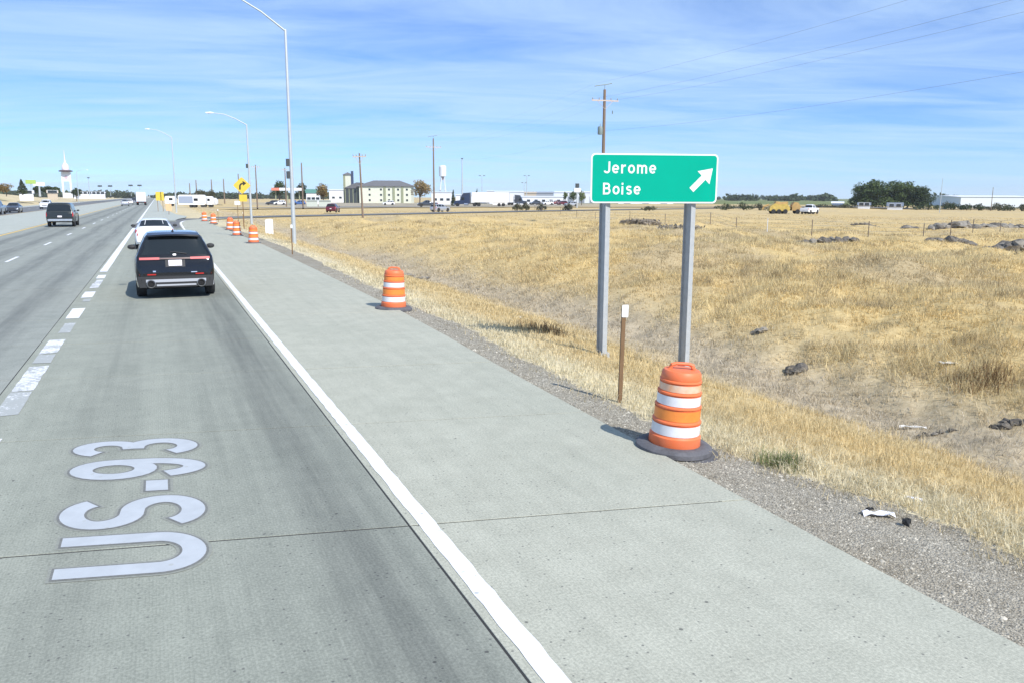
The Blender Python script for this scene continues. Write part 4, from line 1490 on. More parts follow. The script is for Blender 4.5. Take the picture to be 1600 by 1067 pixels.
make_car('dark_sedan', 'dark grey sedan coming towards us on the far carriageway', 'car', 'sedan', 4.7, 1.82, 1.5, GREY, (-19.9, 144, 0), math.pi, 30)
make_car('silver_pickup', 'silver blue pickup cut by the left picture edge', 'car', 'pickup', 5.6, 2.0, 1.9, paint('steel_blue', (0.20, 0.26, 0.34), 0.3, 0.4), (-20.35, 131, 0), math.pi, 30)
x, y, _ = D(83, 318, 176)
make_car('white_suv', 'white SUV on the far carriageway showing above the dark boxy SUV', 'car', 'suv', 4.7, 1.9, 1.75, WHITE, (-20.2, 186, 0), math.pi, 24)
make_car('silver_sedan', 'silver car in the passing lane left of the distant box truck', 'car', 'sedan', 4.7, 1.82, 1.5, SILV, (-7.7, 238, 0), 0, 24)
make_car('white_hatchback', 'small white car behind the distant silver one', 'car', 'suv', 4.4, 1.8, 1.6, WHITE, (-7.6, 276, 0), 0, 18)
make_car('grey_pickup', 'grey pickup far up the passing lane', 'car', 'pickup', 5.4, 1.95, 1.8, GREY, (-7.4, 320, 0), 0, 18)
# ramp traffic
x, y, _ = D(520.5, 331, 158)
make_car('maroon_suv', 'maroon car on the ramp seen left of the short leaning pole', 'car', 'suv', 4.6, 1.9, 1.65, MAROON, (x, y, max(zt(x, y), float(ramp_z(y)))+0.08), R(-22), 24)
x, y, _ = D(688, 331, 172)
make_car('silver_hatchback', 'silver car on the ramp right of the dark utility pole', 'car', 'suv', 4.5, 1.85, 1.6, SILV, (x, y, zt(x, y)+0.08), R(-62), 24)
x, y, _ = D(668, 321, 226)
make_car('dark_pickup', 'dark pickup on the cross road left of the dark utility pole', 'car', 'pickup', 5.6, 2.0, 1.85, GREY, (x, y, zt(x, y)+0.36), R(75), 20)
x, y, _ = D(1265, 334, 196)
make_car('white_pickup', 'white pickup parked right of the yellow machine in the field', 'car', 'pickup', 6.0, 2.1, 2.1, WHITE, (x, y, zt(x, y)+0.02), R(-66), 24)

# ---- box truck on the highway
M_VAN = mat('white_truck_panel', (0.80, 0.81, 0.83), 0.45, var=0.02, scale=1)


def truck_wheels(o, ys, hw, r=0.5, dual=False):
    for yy_ in ys:
        for sd in (1, -1):
            we = bpy.data.objects.new('wheel', None)
            COL.objects.link(we)
            we.parent = o
            we.location = (sd*(hw-0.16), yy_, r)
            w_ = 0.26 if dual else 0.14
            MB().lathe([(r*0.55, -w_), (r*0.94, -w_), (r, -w_*0.8), (r, w_*0.8), (r*0.94, w_), (r*0.55, w_)], 18, 'x').build('tyre', M_TYRE, we, smooth=40)
            MB().lathe([(r*0.56, -w_*0.9), (r*0.56, w_*0.9), (r*0.3, w_*0.6), (0.02, w_*0.6)], 14, 'x').build('rim', M_RIM, we, smooth=40)


bt = thing('box_truck', 'distant white box truck in the near through lane', 'truck', (-4.1, 252, 0))
MB().box(-1.22, 1.22, 0.0, 6.2, 0.95, 3.55, 0.04).build('cargo_box', M_VAN, bt)
MB().box(-1.05, 1.05, 6.25, 8.2, 0.6, 2.5, 0.18).build('cab', M_VAN, bt)
MB().box(-1.1, 1.1, -0.02, 6.0, 0.62, 0.93).build('chassis', M_TRIM, bt)
MB().box(-1.15, 1.15, -0.025, -0.003, 1.02, 3.48).build('rear_door', mat('off_white_door', (0.74, 0.75, 0.77), 0.5), bt)
for sd in (1, -1):
    MB().box(sd*0.95-0.1, sd*0.95+0.1, -0.05, -0.021, 0.70, 0.84).build('tail_lamp', M_TAIL, bt)
truck_wheels(bt, (1.6, 7.1), 1.15, 0.45, True)


# ---- semi truck on the cross road
def semi(label, loc, rz, cabm, trl=14.5, cat='truck', name='semi_truck'):
    o = thing(name, label, cat, loc, rz)
    # tractor, nose towards -x
    cab = MB()
    prof = [(-3.4, 0.55), (-3.35, 1.55), (-1.75, 1.75), (-1.35, 2.75), (-0.7, 3.85), (1.25, 4.0), (1.25, 0.75), (-3.2, 0.5)]
    n = len(prof)
    vs = [(x_, -1.15 if x_ > -1.6 else -0.95, z_) for x_, z_ in prof]+[(x_, 1.15 if x_ > -1.6 else 0.95, z_) for x_, z_ in prof]
    cab.add(vs, [tuple(range(n)), tuple(range(2*n-1, n-1, -1))]+[(i, n+i, n+(i+1) % n, (i+1) % n) for i in range(n)])
    cb = cab.build('cab', cabm, o)
    MB().add([(-1.72, -0.95, 1.82), (-1.72, 0.95, 1.82), (-1.40, 0.98, 2.66), (-1.40, -0.98, 2.66)], [(3, 2, 1, 0)]).build('windscreen', M_GLASS, cb)
    for sd in (1, -1):
        MB().add([(-1.25, sd*1.16, 1.85), (-0.35, sd*1.16, 1.85), (-0.35, sd*1.16, 2.6), (-1.1, sd*1.16, 2.6)], [(0, 1, 2, 3)]).build('side_window', M_GLASS, cb)
        MB().lathe([(0.08, 0), (0.08, 3.2)], 8, 'z', (1.4, sd*0.9, 0.9)).build('exhaust_stack', M_CHROME, o)
        MB().lathe([(0.02, -0.6), (0.32, -0.55), (0.32, 0.55), (0.02, 0.6)], 12, 'x', (0.1, sd*0.95, 0.62)).build('fuel_tank', M_CHROME, o)
    MB().box(-3.62, -3.36, -1.1, 1.1, 0.4, 0.8, 0.03).build('front_bumper', M_CHROME, o)
    MB().box(-2.9, 4.2, -0.45, 0.45, 0.75, 1.0).build('frame', M_UNDER, o)
    tb = MB().box(1.9, 1.9+trl, -1.28, 1.28, 1.15, 4.1, 0.04).build('trailer_box', M_VAN, o)
    MB().box(1.9+trl+0.003, 1.9+trl+0.03, -1.2, 1.2, 1.25, 4.0).build('rear_door', M_ALU, tb)
    for k in range(7):
        xx = 1.9+trl*(k+0.5)/7
        MB().box(xx-0.02, xx+0.02, -1.292, -1.2805, 1.2, 4.05).build('panel_rib', M_CAB, tb)
    for sd in (1, -1):
        MB().box(8.0, 11.5, sd*1.15-0.03, sd*1.15+0.03, 0.45, 1.145).build('side_skirt', M_VAN, o)
    sub = []
    for xx in (-2.5, 2.6, 3.8, 1.9+trl-3.0, 1.9+trl-1.8):
        for sd in (1, -1):
            we = bpy.data.objects.new('wheel', None)
            COL.objects.link(we)
            we.parent = o
            we.location = (xx, sd*1.05, 0.5)
            MB().lathe([(0.28, -0.2), (0.47, -0.2), (0.5, -0.15), (0.5, 0.15), (0.47, 0.2), (0.28, 0.2)], 16, 'y').build('tyre', M_TYRE, we, smooth=40)
            MB().lathe([(0.28, -0.18), (0.28, 0.18), (0.02, 0.1)], 12, 'y').build('rim', M_RIM, we, smooth=40)
    return o


x, y, _ = D(728, 318, 246)
semi('dark blue semi truck hauling a long white trailer on the cross road', (x, y, zt(x, y)+0.36), R(-25)+R(0), paint('navy', (0.03, 0.05, 0.11), 0.3, 0.2), 11.0)
x, y, _ = D(810, 312, 330)
semi('far dark semi truck parked left of the white warehouses', (x, y, zt(x, y)), R(150), GREY, 9.0)

# ---- white travel trailers by the gore
def trailer(label, loc, rz, Ln, ht, name='travel_trailer', front=None):
    o = thing(name, label, 'trailer', loc, rz)
    prof = [(0, 0.7), (0, ht-0.25), (0.3, ht), (Ln-0.5, ht), (Ln, ht-0.6), (Ln, 0.9), (Ln-0.4, 0.6)]
    mb = MB()
    plate(mb, prof, -1.2, 1.2)
    b_ = mb.build('body', M_VAN, o)
    for k in range(max(1, int(Ln//2.6))):
        xx = 1.0+k*2.4
        MB().box(xx, xx+0.9, -1.212, -1.2015, 1.5, 2.1).build('window', M_GLASS, b_)
    MB().box(0.2, Ln-0.2, -1.211, -1.2016, 0.95, 1.08).build('stripe', M_ALU, b_)
    if front:
        MB().box(0.15, 3.2, -1.216, -1.212, 1.0, ht-0.35).build('grey_panel', front, b_)
    for xx in (Ln*0.45, Ln*0.58):
        for sd in (1, -1):
            MB().lathe([(0.1, -0.11), (0.33, -0.11), (0.36, 0), (0.33, 0.11), (0.1, 0.11)], 14, 'y', (xx, sd*1.05, 0.36)).build('wheel', M_TYRE, o, smooth=40)
    MB().tube([(Ln, 0, 0.6), (Ln+1.2, 0, 0.55)], 0.06, 6).build('hitch', M_TRIM, o)
    return o


gp = mat('grey_blue_panel', (0.30, 0.35, 0.45), 0.5)
x, y, _ = D(280, 318, 205)
trailer('white travel trailer with grey side panel, left of the row past the gore', (x, y, zt(x, y)), R(-12), 6.0, 2.9, front=gp)
x, y, _ = D(301, 318, 225)
trailer('long white box trailer in the middle of the row past the gore', (x, y, zt(x, y)), R(-10), 5.2, 2.7)
x, y, _ = D(318, 318, 235)
trailer('short white box trailer at the right end of the row past the gore', (x, y, zt(x, y)), R(-10), 3.6, 2.4)
x, y, _ = D(259, 316, 235)
trailer('small white trailer behind the tall yellow board', (x, y, zt(x, y)), R(-10), 2.6, 2.6)

# ---- yellow machine in the field: an old yellow paver / hauler on wheels
M_YM = mat('machine_yellow', (0.52, 0.38, 0.09), 0.6, var=0.2, scale=1.5)
M_YM2 = mat('machine_orange', (0.46, 0.30, 0.11), 0.65, var=0.2, scale=1.5)
x, y, _ = D(1200, 336, 196)
ym = thing('paving_machine', 'long yellow and orange paving machine parked in the dry field', 'machine', (x, y, zt(x, y)), R(-28))
mb = MB()
plate(mb, [(0.0, 0.6), (0.2, 1.6), (1.2, 2.3), (2.2, 2.0), (3.8, 2.2), (4.6, 1.3), (4.4, 0.6)], -1.2, 1.2)
mb.build('hopper', M_YM, ym)
plate(MB(), [(1.3, 2.32), (1.5, 2.75), (2.6, 2.6), (4.0, 2.7), (4.2, 2.15), (2.2, 2.03)], -0.9, 0.9).build('engine_deck', M_YM2, ym)
plate(MB(), [(5.0, 0.7), (5.0, 1.9), (5.5, 2.6), (6.3, 2.5), (6.8, 1.8), (7.4, 1.2), (6.9, 0.7)], -1.0, 1.0).build('hood', M_YM2, ym)
MB().box(4.4, 5.0, -0.6, 0.6, 0.75, 1.5, 0.05).build('conveyor_link', M_TRIM, ym)
MB().tube([(5.2, 0.5, 2.9), (5.2, 0.5, 3.6)], 0.07, 8).build('exhaust_stack', M_TRIM, ym)
MB().box(7.2, 11.0, -0.9, 0.9, 0.75, 1.05, 0.03).build('flat_deck', M_TRIM, ym)
MB().tube([(0.1, 0, 2.0), (-1.0, 0, 1.6), (-1.3, 0, 0.9)], 0.22, 8).build('auger_arm', M_YM2, ym)
for xx in (0.9, 2.1, 3.5, 6.2, 8.6, 9.6):
    for sd in (1, -1):
        MB().lathe([(0.2, -0.16), (0.48, -0.16), (0.52, 0), (0.48, 0.16), (0.2, 0.16)], 14, 'y', (xx, sd*1.25, 0.5)).build('wheel', M_TYRE, ym, smooth=40)

# ================================================================== TREES
def leaf_mat(name, trans=0.25):
    k = NT(name)
    c = k.attr('leaf').outputs['Color']
    m_ = k.done(c, 0.75, None, 0.2)
    tr = k.t.nodes.new('ShaderNodeBsdfTranslucent')
    k.link(c, tr.inputs['Color'])
    mx = k.t.nodes.new('ShaderNodeMixShader')
    mx.inputs[0].default_value = trans
    k.link(k.b.outputs[0], mx.inputs[1])
    k.link(tr.outputs[0], mx.inputs[2])
    k.link(mx.outputs[0], k.t.nodes['Material Output'].inputs['Surface'])
    return m_


M_LEAF = leaf_mat('leaves')
M_BARK = mat('bark', (0.13, 0.10, 0.075), 0.9, var=0.25, scale=4)
GREEN = [(0.050, 0.082, 0.028), (0.075, 0.11, 0.038), (0.10, 0.135, 0.05)]
DARK = [(0.035, 0.055, 0.024), (0.05, 0.075, 0.03), (0.065, 0.09, 0.04)]
SAGE = [(0.10, 0.105, 0.06), (0.13, 0.13, 0.08), (0.085, 0.09, 0.05)]
AUTUMN = [(0.24, 0.14, 0.045), (0.30, 0.20, 0.07), (0.16, 0.13, 0.045)]
YELL = [(0.36, 0.24, 0.10), (0.42, 0.30, 0.15), (0.26, 0.22, 0.09)]
LIME = [(0.14, 0.19, 0.05), (0.18, 0.22, 0.07), (0.10, 0.15, 0.04)]


def leaf_cloud(lobes, n, size, cols, seed):
    r_ = np.random.default_rng(seed)
    lob = np.array([l[:3] for l in lobes]); rad = np.array([l[3:6] for l in lobes])
    vol = np.prod(rad, 1)**(2/3)
    pick = r_.choice(len(lobes), n, p=vol/vol.sum())
    d = r_.normal(size=(n, 3)); d /= np.linalg.norm(d, axis=1)[:, None]
    rr = r_.uniform(0.55, 1.04, n)**0.7
    bumpy = 0.68+0.6*vnoise(d[:, 0]*2.2+pick*3.1, d[:, 2]*2.2+d[:, 1]*1.7, seed)
    c = lob[pick]+d*rad[pick]*(rr*bumpy)[:, None]
    a = r_.normal(size=(n, 3)); a /= np.linalg.norm(a, axis=1)[:, None]
    b = np.cross(a, d+0.4*r_.normal(size=(n, 3))); b /= np.linalg.norm(b, axis=1)[:, None]
    s = size*r_.uniform(0.6, 1.35, n)[:, None]
    V = np.stack([c-a*s*0.6, c+b*s*0.38, c+a*s*0.6, c-b*s*0.38], 1).reshape(-1, 3)
    FI = np.arange(4*n).reshape(-1, 4)
    cc = np.array(cols)[r_.integers(0, len(cols), n)]
    lobtone = 0.82+0.36*r_.random(len(lobes))
    cc = cc*lobtone[pick][:, None]*r_.uniform(0.8, 1.2, n)[:, None]
    return V, FI, np.repeat(cc, 4, 0)


def tree(name, label, loc, h, w, cols, n=1400, kind='round', group=None, seed=1, trunk=0.22, size=None, sink=0.0):
    o = thing(name, label, 'tree' if kind != 'bush' else 'bush', loc, 0, group)
    r_ = random.Random(seed)
    lobes = []
    if kind == 'conifer':
        for i in range(7):
            f = i/6
            zz = h*(0.12+0.80*f)
            lobes.append((r_.uniform(-.04, .04)*w, r_.uniform(-.04, .04)*w, zz, w*0.5*(1-f*0.82), w*0.5*(1-f*0.82), h*0.11))
        trunk = 0.08
    elif kind == 'bush':
        for i in range(12):
            a = r_.uniform(0, 6.28); q = r_.uniform(0.1, 0.62)*w
            f_ = 1-0.55*min(1, q/(0.6*w))
            lobes.append((q*math.cos(a), q*math.sin(a), h*f_*r_.uniform(0.25, 0.62), w*r_.uniform(.12, .24), w*r_.uniform(.12, .24), h*f_*r_.uniform(.25, .42)))
        trunk = 0.02
    else:
        if kind == 'low':
            trunk = 0.08
        for i in range(22 if kind == 'low' else 11):
            a = r_.uniform(0, 6.28); q = r_.uniform(0.05, 0.34)*w
            zz = h*r_.uniform(trunk+(0.08 if kind == 'low' else 0.18), 0.80)
            s_ = r_.uniform(.15, .26)
            lobes.append((q*math.cos(a), q*math.sin(a), zz, w*s_, w*s_, h*s_*0.75))
        lobes.append((0, 0, h*0.80, w*.24, w*.24, h*0.2))
    V, FI, C = leaf_cloud(lobes, n, size or h*0.06, cols, seed)
    cr_ = np_mesh('crown', V, FI, M_LEAF, 4, {'leaf': C})
    cr_.parent = o
    rt = h*0.028+0.03
    mb = MB()
    if kind == 'bush':
        for i in range(3):
            a = i*2.1
            mb.tube([(0, 0, -0.2), (0.1*w*math.cos(a), 0.1*w*math.sin(a), h*0.3), (0.2*w*math.cos(a), 0.2*w*math.sin(a), h*0.55)], [rt, rt*0.7, rt*0.3], 5)
    else:
        mb.tube([(0, 0, -0.3), (0.02*w, 0, h*trunk), (0, 0.02*w, h*0.5), (0, 0, h*0.85)], [rt, rt*0.8, rt*0.55, rt*0.15], 8)
        if kind != 'conifer':
            for l in lobes[:6]:
                z0_ = h*(trunk+0.1*r_.random())
                mb.tube([(0.01*w, 0, z0_), (l[0]*0.55, l[1]*0.55, (z0_+l[2])*0.55), (l[0], l[1], l[2])], [rt*0.5, rt*0.35, rt*0.12], 5)
    mb.build('trunk', M_BARK, o, smooth=50)
    return o


def T(px, ytop, ybot, wpx, dist, label, cols, kind='round', n=1200, group=None, seed=None, name=None):
    x_, y_, zz = D(px, ytop, dist)
    zg = zt(x_, y_)
    zb_ = D(px, ybot, dist)[2]
    zg = max(zg, min(zb_, zg+6)) if zb_ > zg+1.5 and dist < 420 and px < 150 else zg
    hh = max(zz-zg, 1.0)
    ww = wpx*dist/F
    return tree(name or ('conifer_tree' if kind == 'conifer' else 'bush' if kind == 'bush' else 'deciduous_tree'), label, (x_, y_, zg), hh, ww, cols, n, kind, group, seed or int(px*7+dist), size=max(hh*0.055, dist*0.0011))


gt = 'trees around the town buildings'
# left of the highway
T(8, 287, 306, 34, 300, 'orange autumn tree at the left picture edge', AUTUMN, group=gt)
T(33, 281, 304, 15, 290, 'tall dark evergreen second from the left edge', DARK, 'conifer', group=gt)
T(58, 291, 306, 16, 340, 'dark round tree under the white pole sign', DARK, group=gt)
T(74, 291, 306, 18, 345, 'dark round tree right of the white pole sign', DARK, group=gt)
T(87, 292, 306, 14, 350, 'mid green tree just left of the twin legged tower', GREEN, group=gt)
T(118, 294, 306, 16, 420, 'dark tree just right of the twin legged tower', DARK, group=gt)
# behind the trailers
T(312, 296, 308, 26, 330, 'olive green tree behind the white box trailers', SAGE, group=gt)
T(330, 297, 308, 18, 335, 'olive green tree at the right end behind the white box trailers', SAGE, group=gt)
# filling station and hotel
T(435, 281, 306, 24, 345, 'green tree behind the left end of the station canopy', GREEN, group=gt)
T(471, 286, 306, 20, 350, 'dark tree behind the right end of the station canopy', DARK, group=gt)
T(504, 287, 311, 26, 300, 'brown autumn tree between the canopy and the hotel', AUTUMN, group=gt)
T(655, 281, 310, 36, 330, 'yellow autumn tree at the right end of the hotel', YELL, group=gt, n=1500)
T(708, 297, 312, 9, 300, 'dark narrow evergreen right of the white tower', DARK, 'conifer', group=gt, n=700)
T(745, 296, 310, 9, 330, 'small conifer above the semi trailer', DARK, 'conifer', group=gt, n=600)
T(883, 300, 312, 10, 400, 'small lime green tree in front of the warehouses', LIME, group=gt, n=500)
T(896, 299, 312, 14, 330, 'green tree left of the lot sign pole', GREEN, group=gt, n=700)
T(909, 298, 312, 14, 330, 'lime green tree right of the lot sign pole', LIME, group=gt, n=700)
gb = 'dry bushes on the field edge'
for k, (px, yt, yb_, w, dd, lb, cc) in enumerate(((808, 312, 323, 12, 190, 'brown green bush first right of the semi trailer', SAGE), (822, 313, 323, 12, 195, 'brown green bush second right of the semi trailer', SAGE), (846, 311, 324, 14, 190, 'round brown bush midway to the green sign', SAGE), (888, 313, 324, 12, 195, 'brown bush just left of the green sign', SAGE),
                                                 (1015, 317, 327, 20, 200, 'brown bush seen under the green sign', SAGE), (1135, 314, 326, 24, 220, 'dark bush nearest the sign right edge', DARK), (1163, 311, 326, 22, 225, 'largest dark bush right of the green sign', DARK), (1187, 315, 326, 18, 230, 'dark bush third right of the green sign', SAGE), (1290, 316, 327, 30, 300, 'grey green bush right of the yellow machine', SAGE), (1320, 317, 327, 26, 300, 'grey green bush left of the big trees', SAGE))):
    T(px, yt, yb_, w, dd, lb, cc, 'bush', 600, gb)
gc = 'big cottonwoods in the field'
for k, (px, yt, w, dd, lb, cc) in enumerate(((1347, 286, 36, 330, 'leftmost big green tree of the field clump', GREEN), (1370, 280, 40, 325, 'tallest big green tree of the field clump', GREEN), (1398, 282, 42, 330, 'broad green tree in the middle of the field clump', GREEN), (1421, 284, 34, 335, 'green tree right of the middle of the field clump', GREEN), (1441, 291, 36, 330, 'lower green tree at the right end of the field clump', DARK))):
    T(px, yt, 325, w*1.25, dd, lb, cc, 'low', 4200, gc)
ge = 'bushes along the far field road'
for k, (px, yt, w, dd, lb, cc) in enumerate(((1452, 312, 26, 310, 'low bush beside the right end of the tree clump', DARK), (1478, 308, 22, 330, 'olive bush by the thin field pole', SAGE), (1492, 312, 24, 320, 'dark bush right of the thin field pole', DARK), (1512, 314, 18, 310, 'low dark bush at the left end of the long warehouse', DARK), (1531, 313, 18, 310, 'second dark bush before the long warehouse', DARK), (1562, 312, 26, 305, 'wide dark bush before the long warehouse', SAGE), (1580, 313, 24, 310, 'dark bush near the right picture edge', DARK), (1598, 316, 16, 300, 'last bush at the right picture edge', SAGE))):
    T(px, yt, 327, w, dd, lb, cc, 'bush', 700, ge)

# far off wood along the horizon: one mass
Vs, Fs_, Cs = [], [], []
off = 0
for i in range(420):
    px = rng.uniform(-60, 640) if i < 300 else rng.choice([rng.uniform(1142, 1184), rng.uniform(1190, 1256), rng.uniform(1260, 1300), rng.uniform(1460, 1500), rng.uniform(930, 1140)])
    dist = rng.uniform(900, 1600)
    x_, y_, _ = D(px, 306, dist)
    if abs(x_+12) < 16:
        continue
    hh = rng.uniform(4, 9)
    ww = rng.uniform(8, 18)
    zg = zt(x_, y_)
    V, FI, C = leaf_cloud([(x_+rng.uniform(-5, 5), y_, zg+hh*0.5, ww*0.5, ww*0.5, hh*0.5), (x_+rng.uniform(-8, 8), y_, zg+hh*0.35, ww*0.5, ww*0.5, hh*0.38)], 90, 3.2, DARK, i)
    Vs.append(V); Fs_.append(FI+off); Cs.append(C); off += len(V)
fw = np_mesh('far_wood', np.concatenate(Vs), np.concatenate(Fs_), M_LEAF, 4, {'leaf': np.concatenate(Cs)})
tag(fw, 'hazy line of distant trees along the horizon', 'trees', kind='stuff')

# ================================================================== BUILDINGS
M_CREAM = mat('cream_siding', (0.70, 0.71, 0.58), 0.7, var=0.03, scale=0.4)
M_OLIVE = mat('olive_trim', (0.30, 0.32, 0.20), 0.7)
M_ROOF = mat('grey_shingle_roof', (0.14, 0.14, 0.15), 0.85, var=0.15, scale=2)
M_STEELW = mat('white_steel_siding', (0.74, 0.76, 0.79), 0.5, var=0.02, scale=0.2)
M_WIN = mat('window_glass', (0.03, 0.04, 0.05), 0.08)
M_DKW = mat('dark_glazed_wall', (0.06, 0.07, 0.075), 0.25)
M_GRNROOF = mat('green_metal_roof', (0.10, 0.26, 0.20), 0.5)
M_RED = mat('red_paint', (0.62, 0.07, 0.06), 0.5)
M_BLUEP = mat('blue_paint', (0.07, 0.16, 0.42), 0.5)
M_TAN = mat('tan_siding', (0.50, 0.42, 0.32), 0.7)


def windows(o, face_y, xs, zs, w, h, frame=None):
    """each window a part, its pane a sub-part"""
    for x_ in xs:
        for z_ in zs:
            f_ = MB().box(x_-w/2-0.08, x_+w/2+0.08, face_y-0.06, face_y+0.02, z_-0.08, z_+h+0.08).build('window', frame or M_CAB, o)
            MB().box(x_-w/2, x_+w/2, face_y-0.075, face_y-0.062, z_, z_+h).build('pane', M_WIN, f_)


def hip_roof(mb, x0, x1, y0, y1, z, h, ov=0.6):
    x0 -= ov; x1 += ov; y0 -= ov; y1 += ov
    m_ = (y1-y0)/2
    vs = [(x0, y0, z), (x1, y0, z), (x1, y1, z), (x0, y1, z), (x0+m_, (y0+y1)/2, z+h), (x1-m_, (y0+y1)/2, z+h), (x0, y0, z-0.3), (x1, y0, z-0.3), (x1, y1, z-0.3), (x0, y1, z-0.3)]
    return mb.add(vs, [(0, 1, 5, 4), (1, 2, 5), (2, 3, 4, 5), (3, 0, 4), (6, 7, 1, 0), (7, 8, 2, 1), (8, 9, 3, 2), (9, 6, 0, 3), (9, 8, 7, 6)])


# hotel
dH = 410
xh, yh, zh = D(561, 291, dH)
xh2, yh2, _ = D(641, 291, dH)
zg = zt(xh, yh)
hot = thing('hotel', 'pale cream three storey hotel with grey hip roof and stair tower', 'building', (xh, yh, zg), math.atan2(yh2-yh, xh2-xh)-R(8))
LW = math.hypot(xh2-xh, yh2-yh)*1.02
eh = zh-zg
MB().box(0, LW, 0, 13, -1, eh).build('wall', M_CREAM, hot)
hip_roof(MB(), -0.5, LW+0.3, 0, 13, eh, 2.7).build('roof', M_ROOF, hot)
for xx in (LW*0.49, LW*0.665, LW*0.83):
    MB().box(xx-0.55, xx+0.55, -0.25, -0.003, -1, eh-0.2).build('pilaster', M_OLIVE, hot)
st = (eh-0.5)/3
windows(hot, 0, [LW*0.20, LW*0.42, LW*0.575, LW*0.75, LW*0.92], [st*k+0.9 for k in range(3)], 0.95, 0.95, M_CREAM)
MB().box(-7.5, -0.003, 2, 13, -1, eh-1.2).build('glazed_wing', M_DKW, hot)
MB().add([(-8.2, 1.6, eh-1.2), (0, 1.6, eh-1.2), (0, 13.4, eh-1.2), (-8.2, 13.4, eh-1.2), (0, 1.6, eh+1.6), (0, 13.4, eh+1.6), (-2.5, 7.5, eh+1.8)], [(0, 1, 4, 6), (0, 6, 3), (3, 6, 5, 2), (1, 2, 5, 4)]).build('wing_roof', M_ROOF, hot)
for k in range(4):
    MB().box(-7.3+k*1.9, -7.0+k*1.9, 1.9, 1.998, -1, eh-1.3).build('mullion', M_OLIVE, hot)
tw_h = D(541, 273, dH)[2]-zg
tw = MB().box(-8.8, -5.2, 7, 11, -1, tw_h).build('stair_tower', M_CREAM, hot)
MB().box(-8.95, -7.9, 6.85, 11.1, -1, tw_h-0.1).build('tower_return', M_OLIVE, hot)
MB().add([(-9.3, 6.5, tw_h), (-4.8, 6.5, tw_h), (-4.8, 11.5, tw_h), (-9.3, 11.5, tw_h), (-7, 9, tw_h+1.3)], [(0, 1, 4), (1, 2, 4), (2, 3, 4), (3, 0, 4), (3, 2, 1, 0)]).build('tower_roof', M_ROOF, hot)
MB().box(-5.1, -4.0, 7.2, 8.2, eh-1, tw_h+1.8).build('sign_mast', mat('dark_blue_panel', (0.05, 0.07, 0.14), 0.5), hot)

# filling station canopy
dC = 330
x0_, y0_, _ = D(424, 300, dC)
x1_, y1_, _ = D(474, 300, dC)
zg = zt(x0_, y0_)
zc1 = D(424, 294, dC)[2]-zg; zc0 = D(424, 298.3, dC)[2]-zg
can = thing('station_canopy', 'long white filling station canopy with a red left end', 'canopy', (x0_, y0_, zg), math.atan2(y1_-y0_, x1_-x0_))
CW = math.hypot(x1_-x0_, y1_-y0_)
MB().box(CW*0.25, CW, 0, 8, zc0, zc1).build('fascia', M_STEELW, can)
MB().box(0, CW*0.25-0.01, 0, 8, zc0, zc1).build('red_end', mat('faded_red', (0.66, 0.22, 0.15), 0.5), can)
for xx in (1.5, CW*0.5, CW-1.5):
    for yy_ in (2, 6):
        MB().box(xx-0.2, xx+0.2, yy_-0.2, yy_+0.2, -0.5, zc0-0.01).build('column', M_OLIVE, can)
for xx in (CW*0.33, CW*0.72):
    MB().box(xx-0.5, xx+0.5, 3.6, 4.4, 0, 1.7).build('fuel_pump', M_BLUEP, can)


def shed(name, label, px0, px1, ytop, dist, depth, wm, cat='building', gable=0.8, wins=0, doors=0, rz=0.0, roofm=None, ybase=None, win_h=1.0):
    ax, ay, az = D(px0, ytop, dist)
    bx_, by_, _ = D(px1, ytop, dist)
    zg = zt(ax, ay)
    if ybase is not None:
        zg = max(zg, D(px0, ybase, dist)[2])
    o = thing(name, label, cat, (ax, ay, zg), math.atan2(by_-ay, bx_-ax)+rz)
    w = math.hypot(bx_-ax, by_-ay)
    h = max(az-zg, 2.0)
    wall = MB().box(0, w, 0, depth, -1.2, h-gable).build('wall', wm, o)
    mb = MB()
    e_ = 0.3
    mb.add([(-e_, -e_, h-gable), (w+e_, -e_, h-gable), (w+e_, depth+e_, h-gable), (-e_, depth+e_, h-gable), (-e_, depth/2, h), (w+e_, depth/2, h)], [(0, 1, 5, 4), (2, 3, 4, 5), (1, 2, 5), (3, 0, 4), (3, 2, 1, 0)])
    mb.build('roof', roofm or wm, o)
    if wins:
        windows(o, 0, [w*(k+0.6)/(wins+0.2) for k in range(wins)], [max(0.9, h*0.3)], 1.4, win_h)
    for k in range(doors):
        xx = w*(k+0.5)/doors
        d_ = MB().box(xx-1.6, xx+1.6, -0.05, -0.004, -0.5, min(3.6, h-gable-0.4)).build('door', M_ALU, o)
        MB().box(xx-0.2, xx+0.2, -0.08, -0.0505, 0.9, 1.0).build('handle', M_TRIM, d_)
    return o


shed('store', 'white building with green roof right of the station canopy', 478, 500, 296, 345, 12, M_STEELW, gable=1.6, wins=3, roofm=M_GRNROOF)
shed('white_hall', 'white hall between the brown tree and the hotel tower', 514, 538, 296, 440, 14, M_STEELW, gable=0.6, wins=2)
shed('diner', 'small white building with blue base under the white tower', 674, 706, 300, 345, 9, M_STEELW, gable=0.3, wins=3, roofm=M_STEELW)
shed('warehouse', 'white warehouse left of the conifer behind the semi', 712, 760, 304, 420, 20, M_STEELW, gable=0.5, doors=2)
shed('warehouse', 'white warehouse block with dark doors above the semi trailer', 761, 772, 298, 400, 16, M_STEELW, gable=0.4, doors=1)
shed('warehouse', 'long white warehouse behind the semi trailer', 774, 819, 298.5, 470, 24, M_STEELW, gable=0.7, doors=4)
shed('tan_shed', 'tan and grey shed between the two white warehouses', 819, 838, 300, 450, 18, M_TAN, gable=0.8, doors=1)
shed('grey_shed', 'blue grey shed left of the rightmost white warehouse', 838, 865, 300, 455, 18, mat('blue_grey_siding', (0.30, 0.33, 0.38), 0.6), gable=0.7, doors=1)
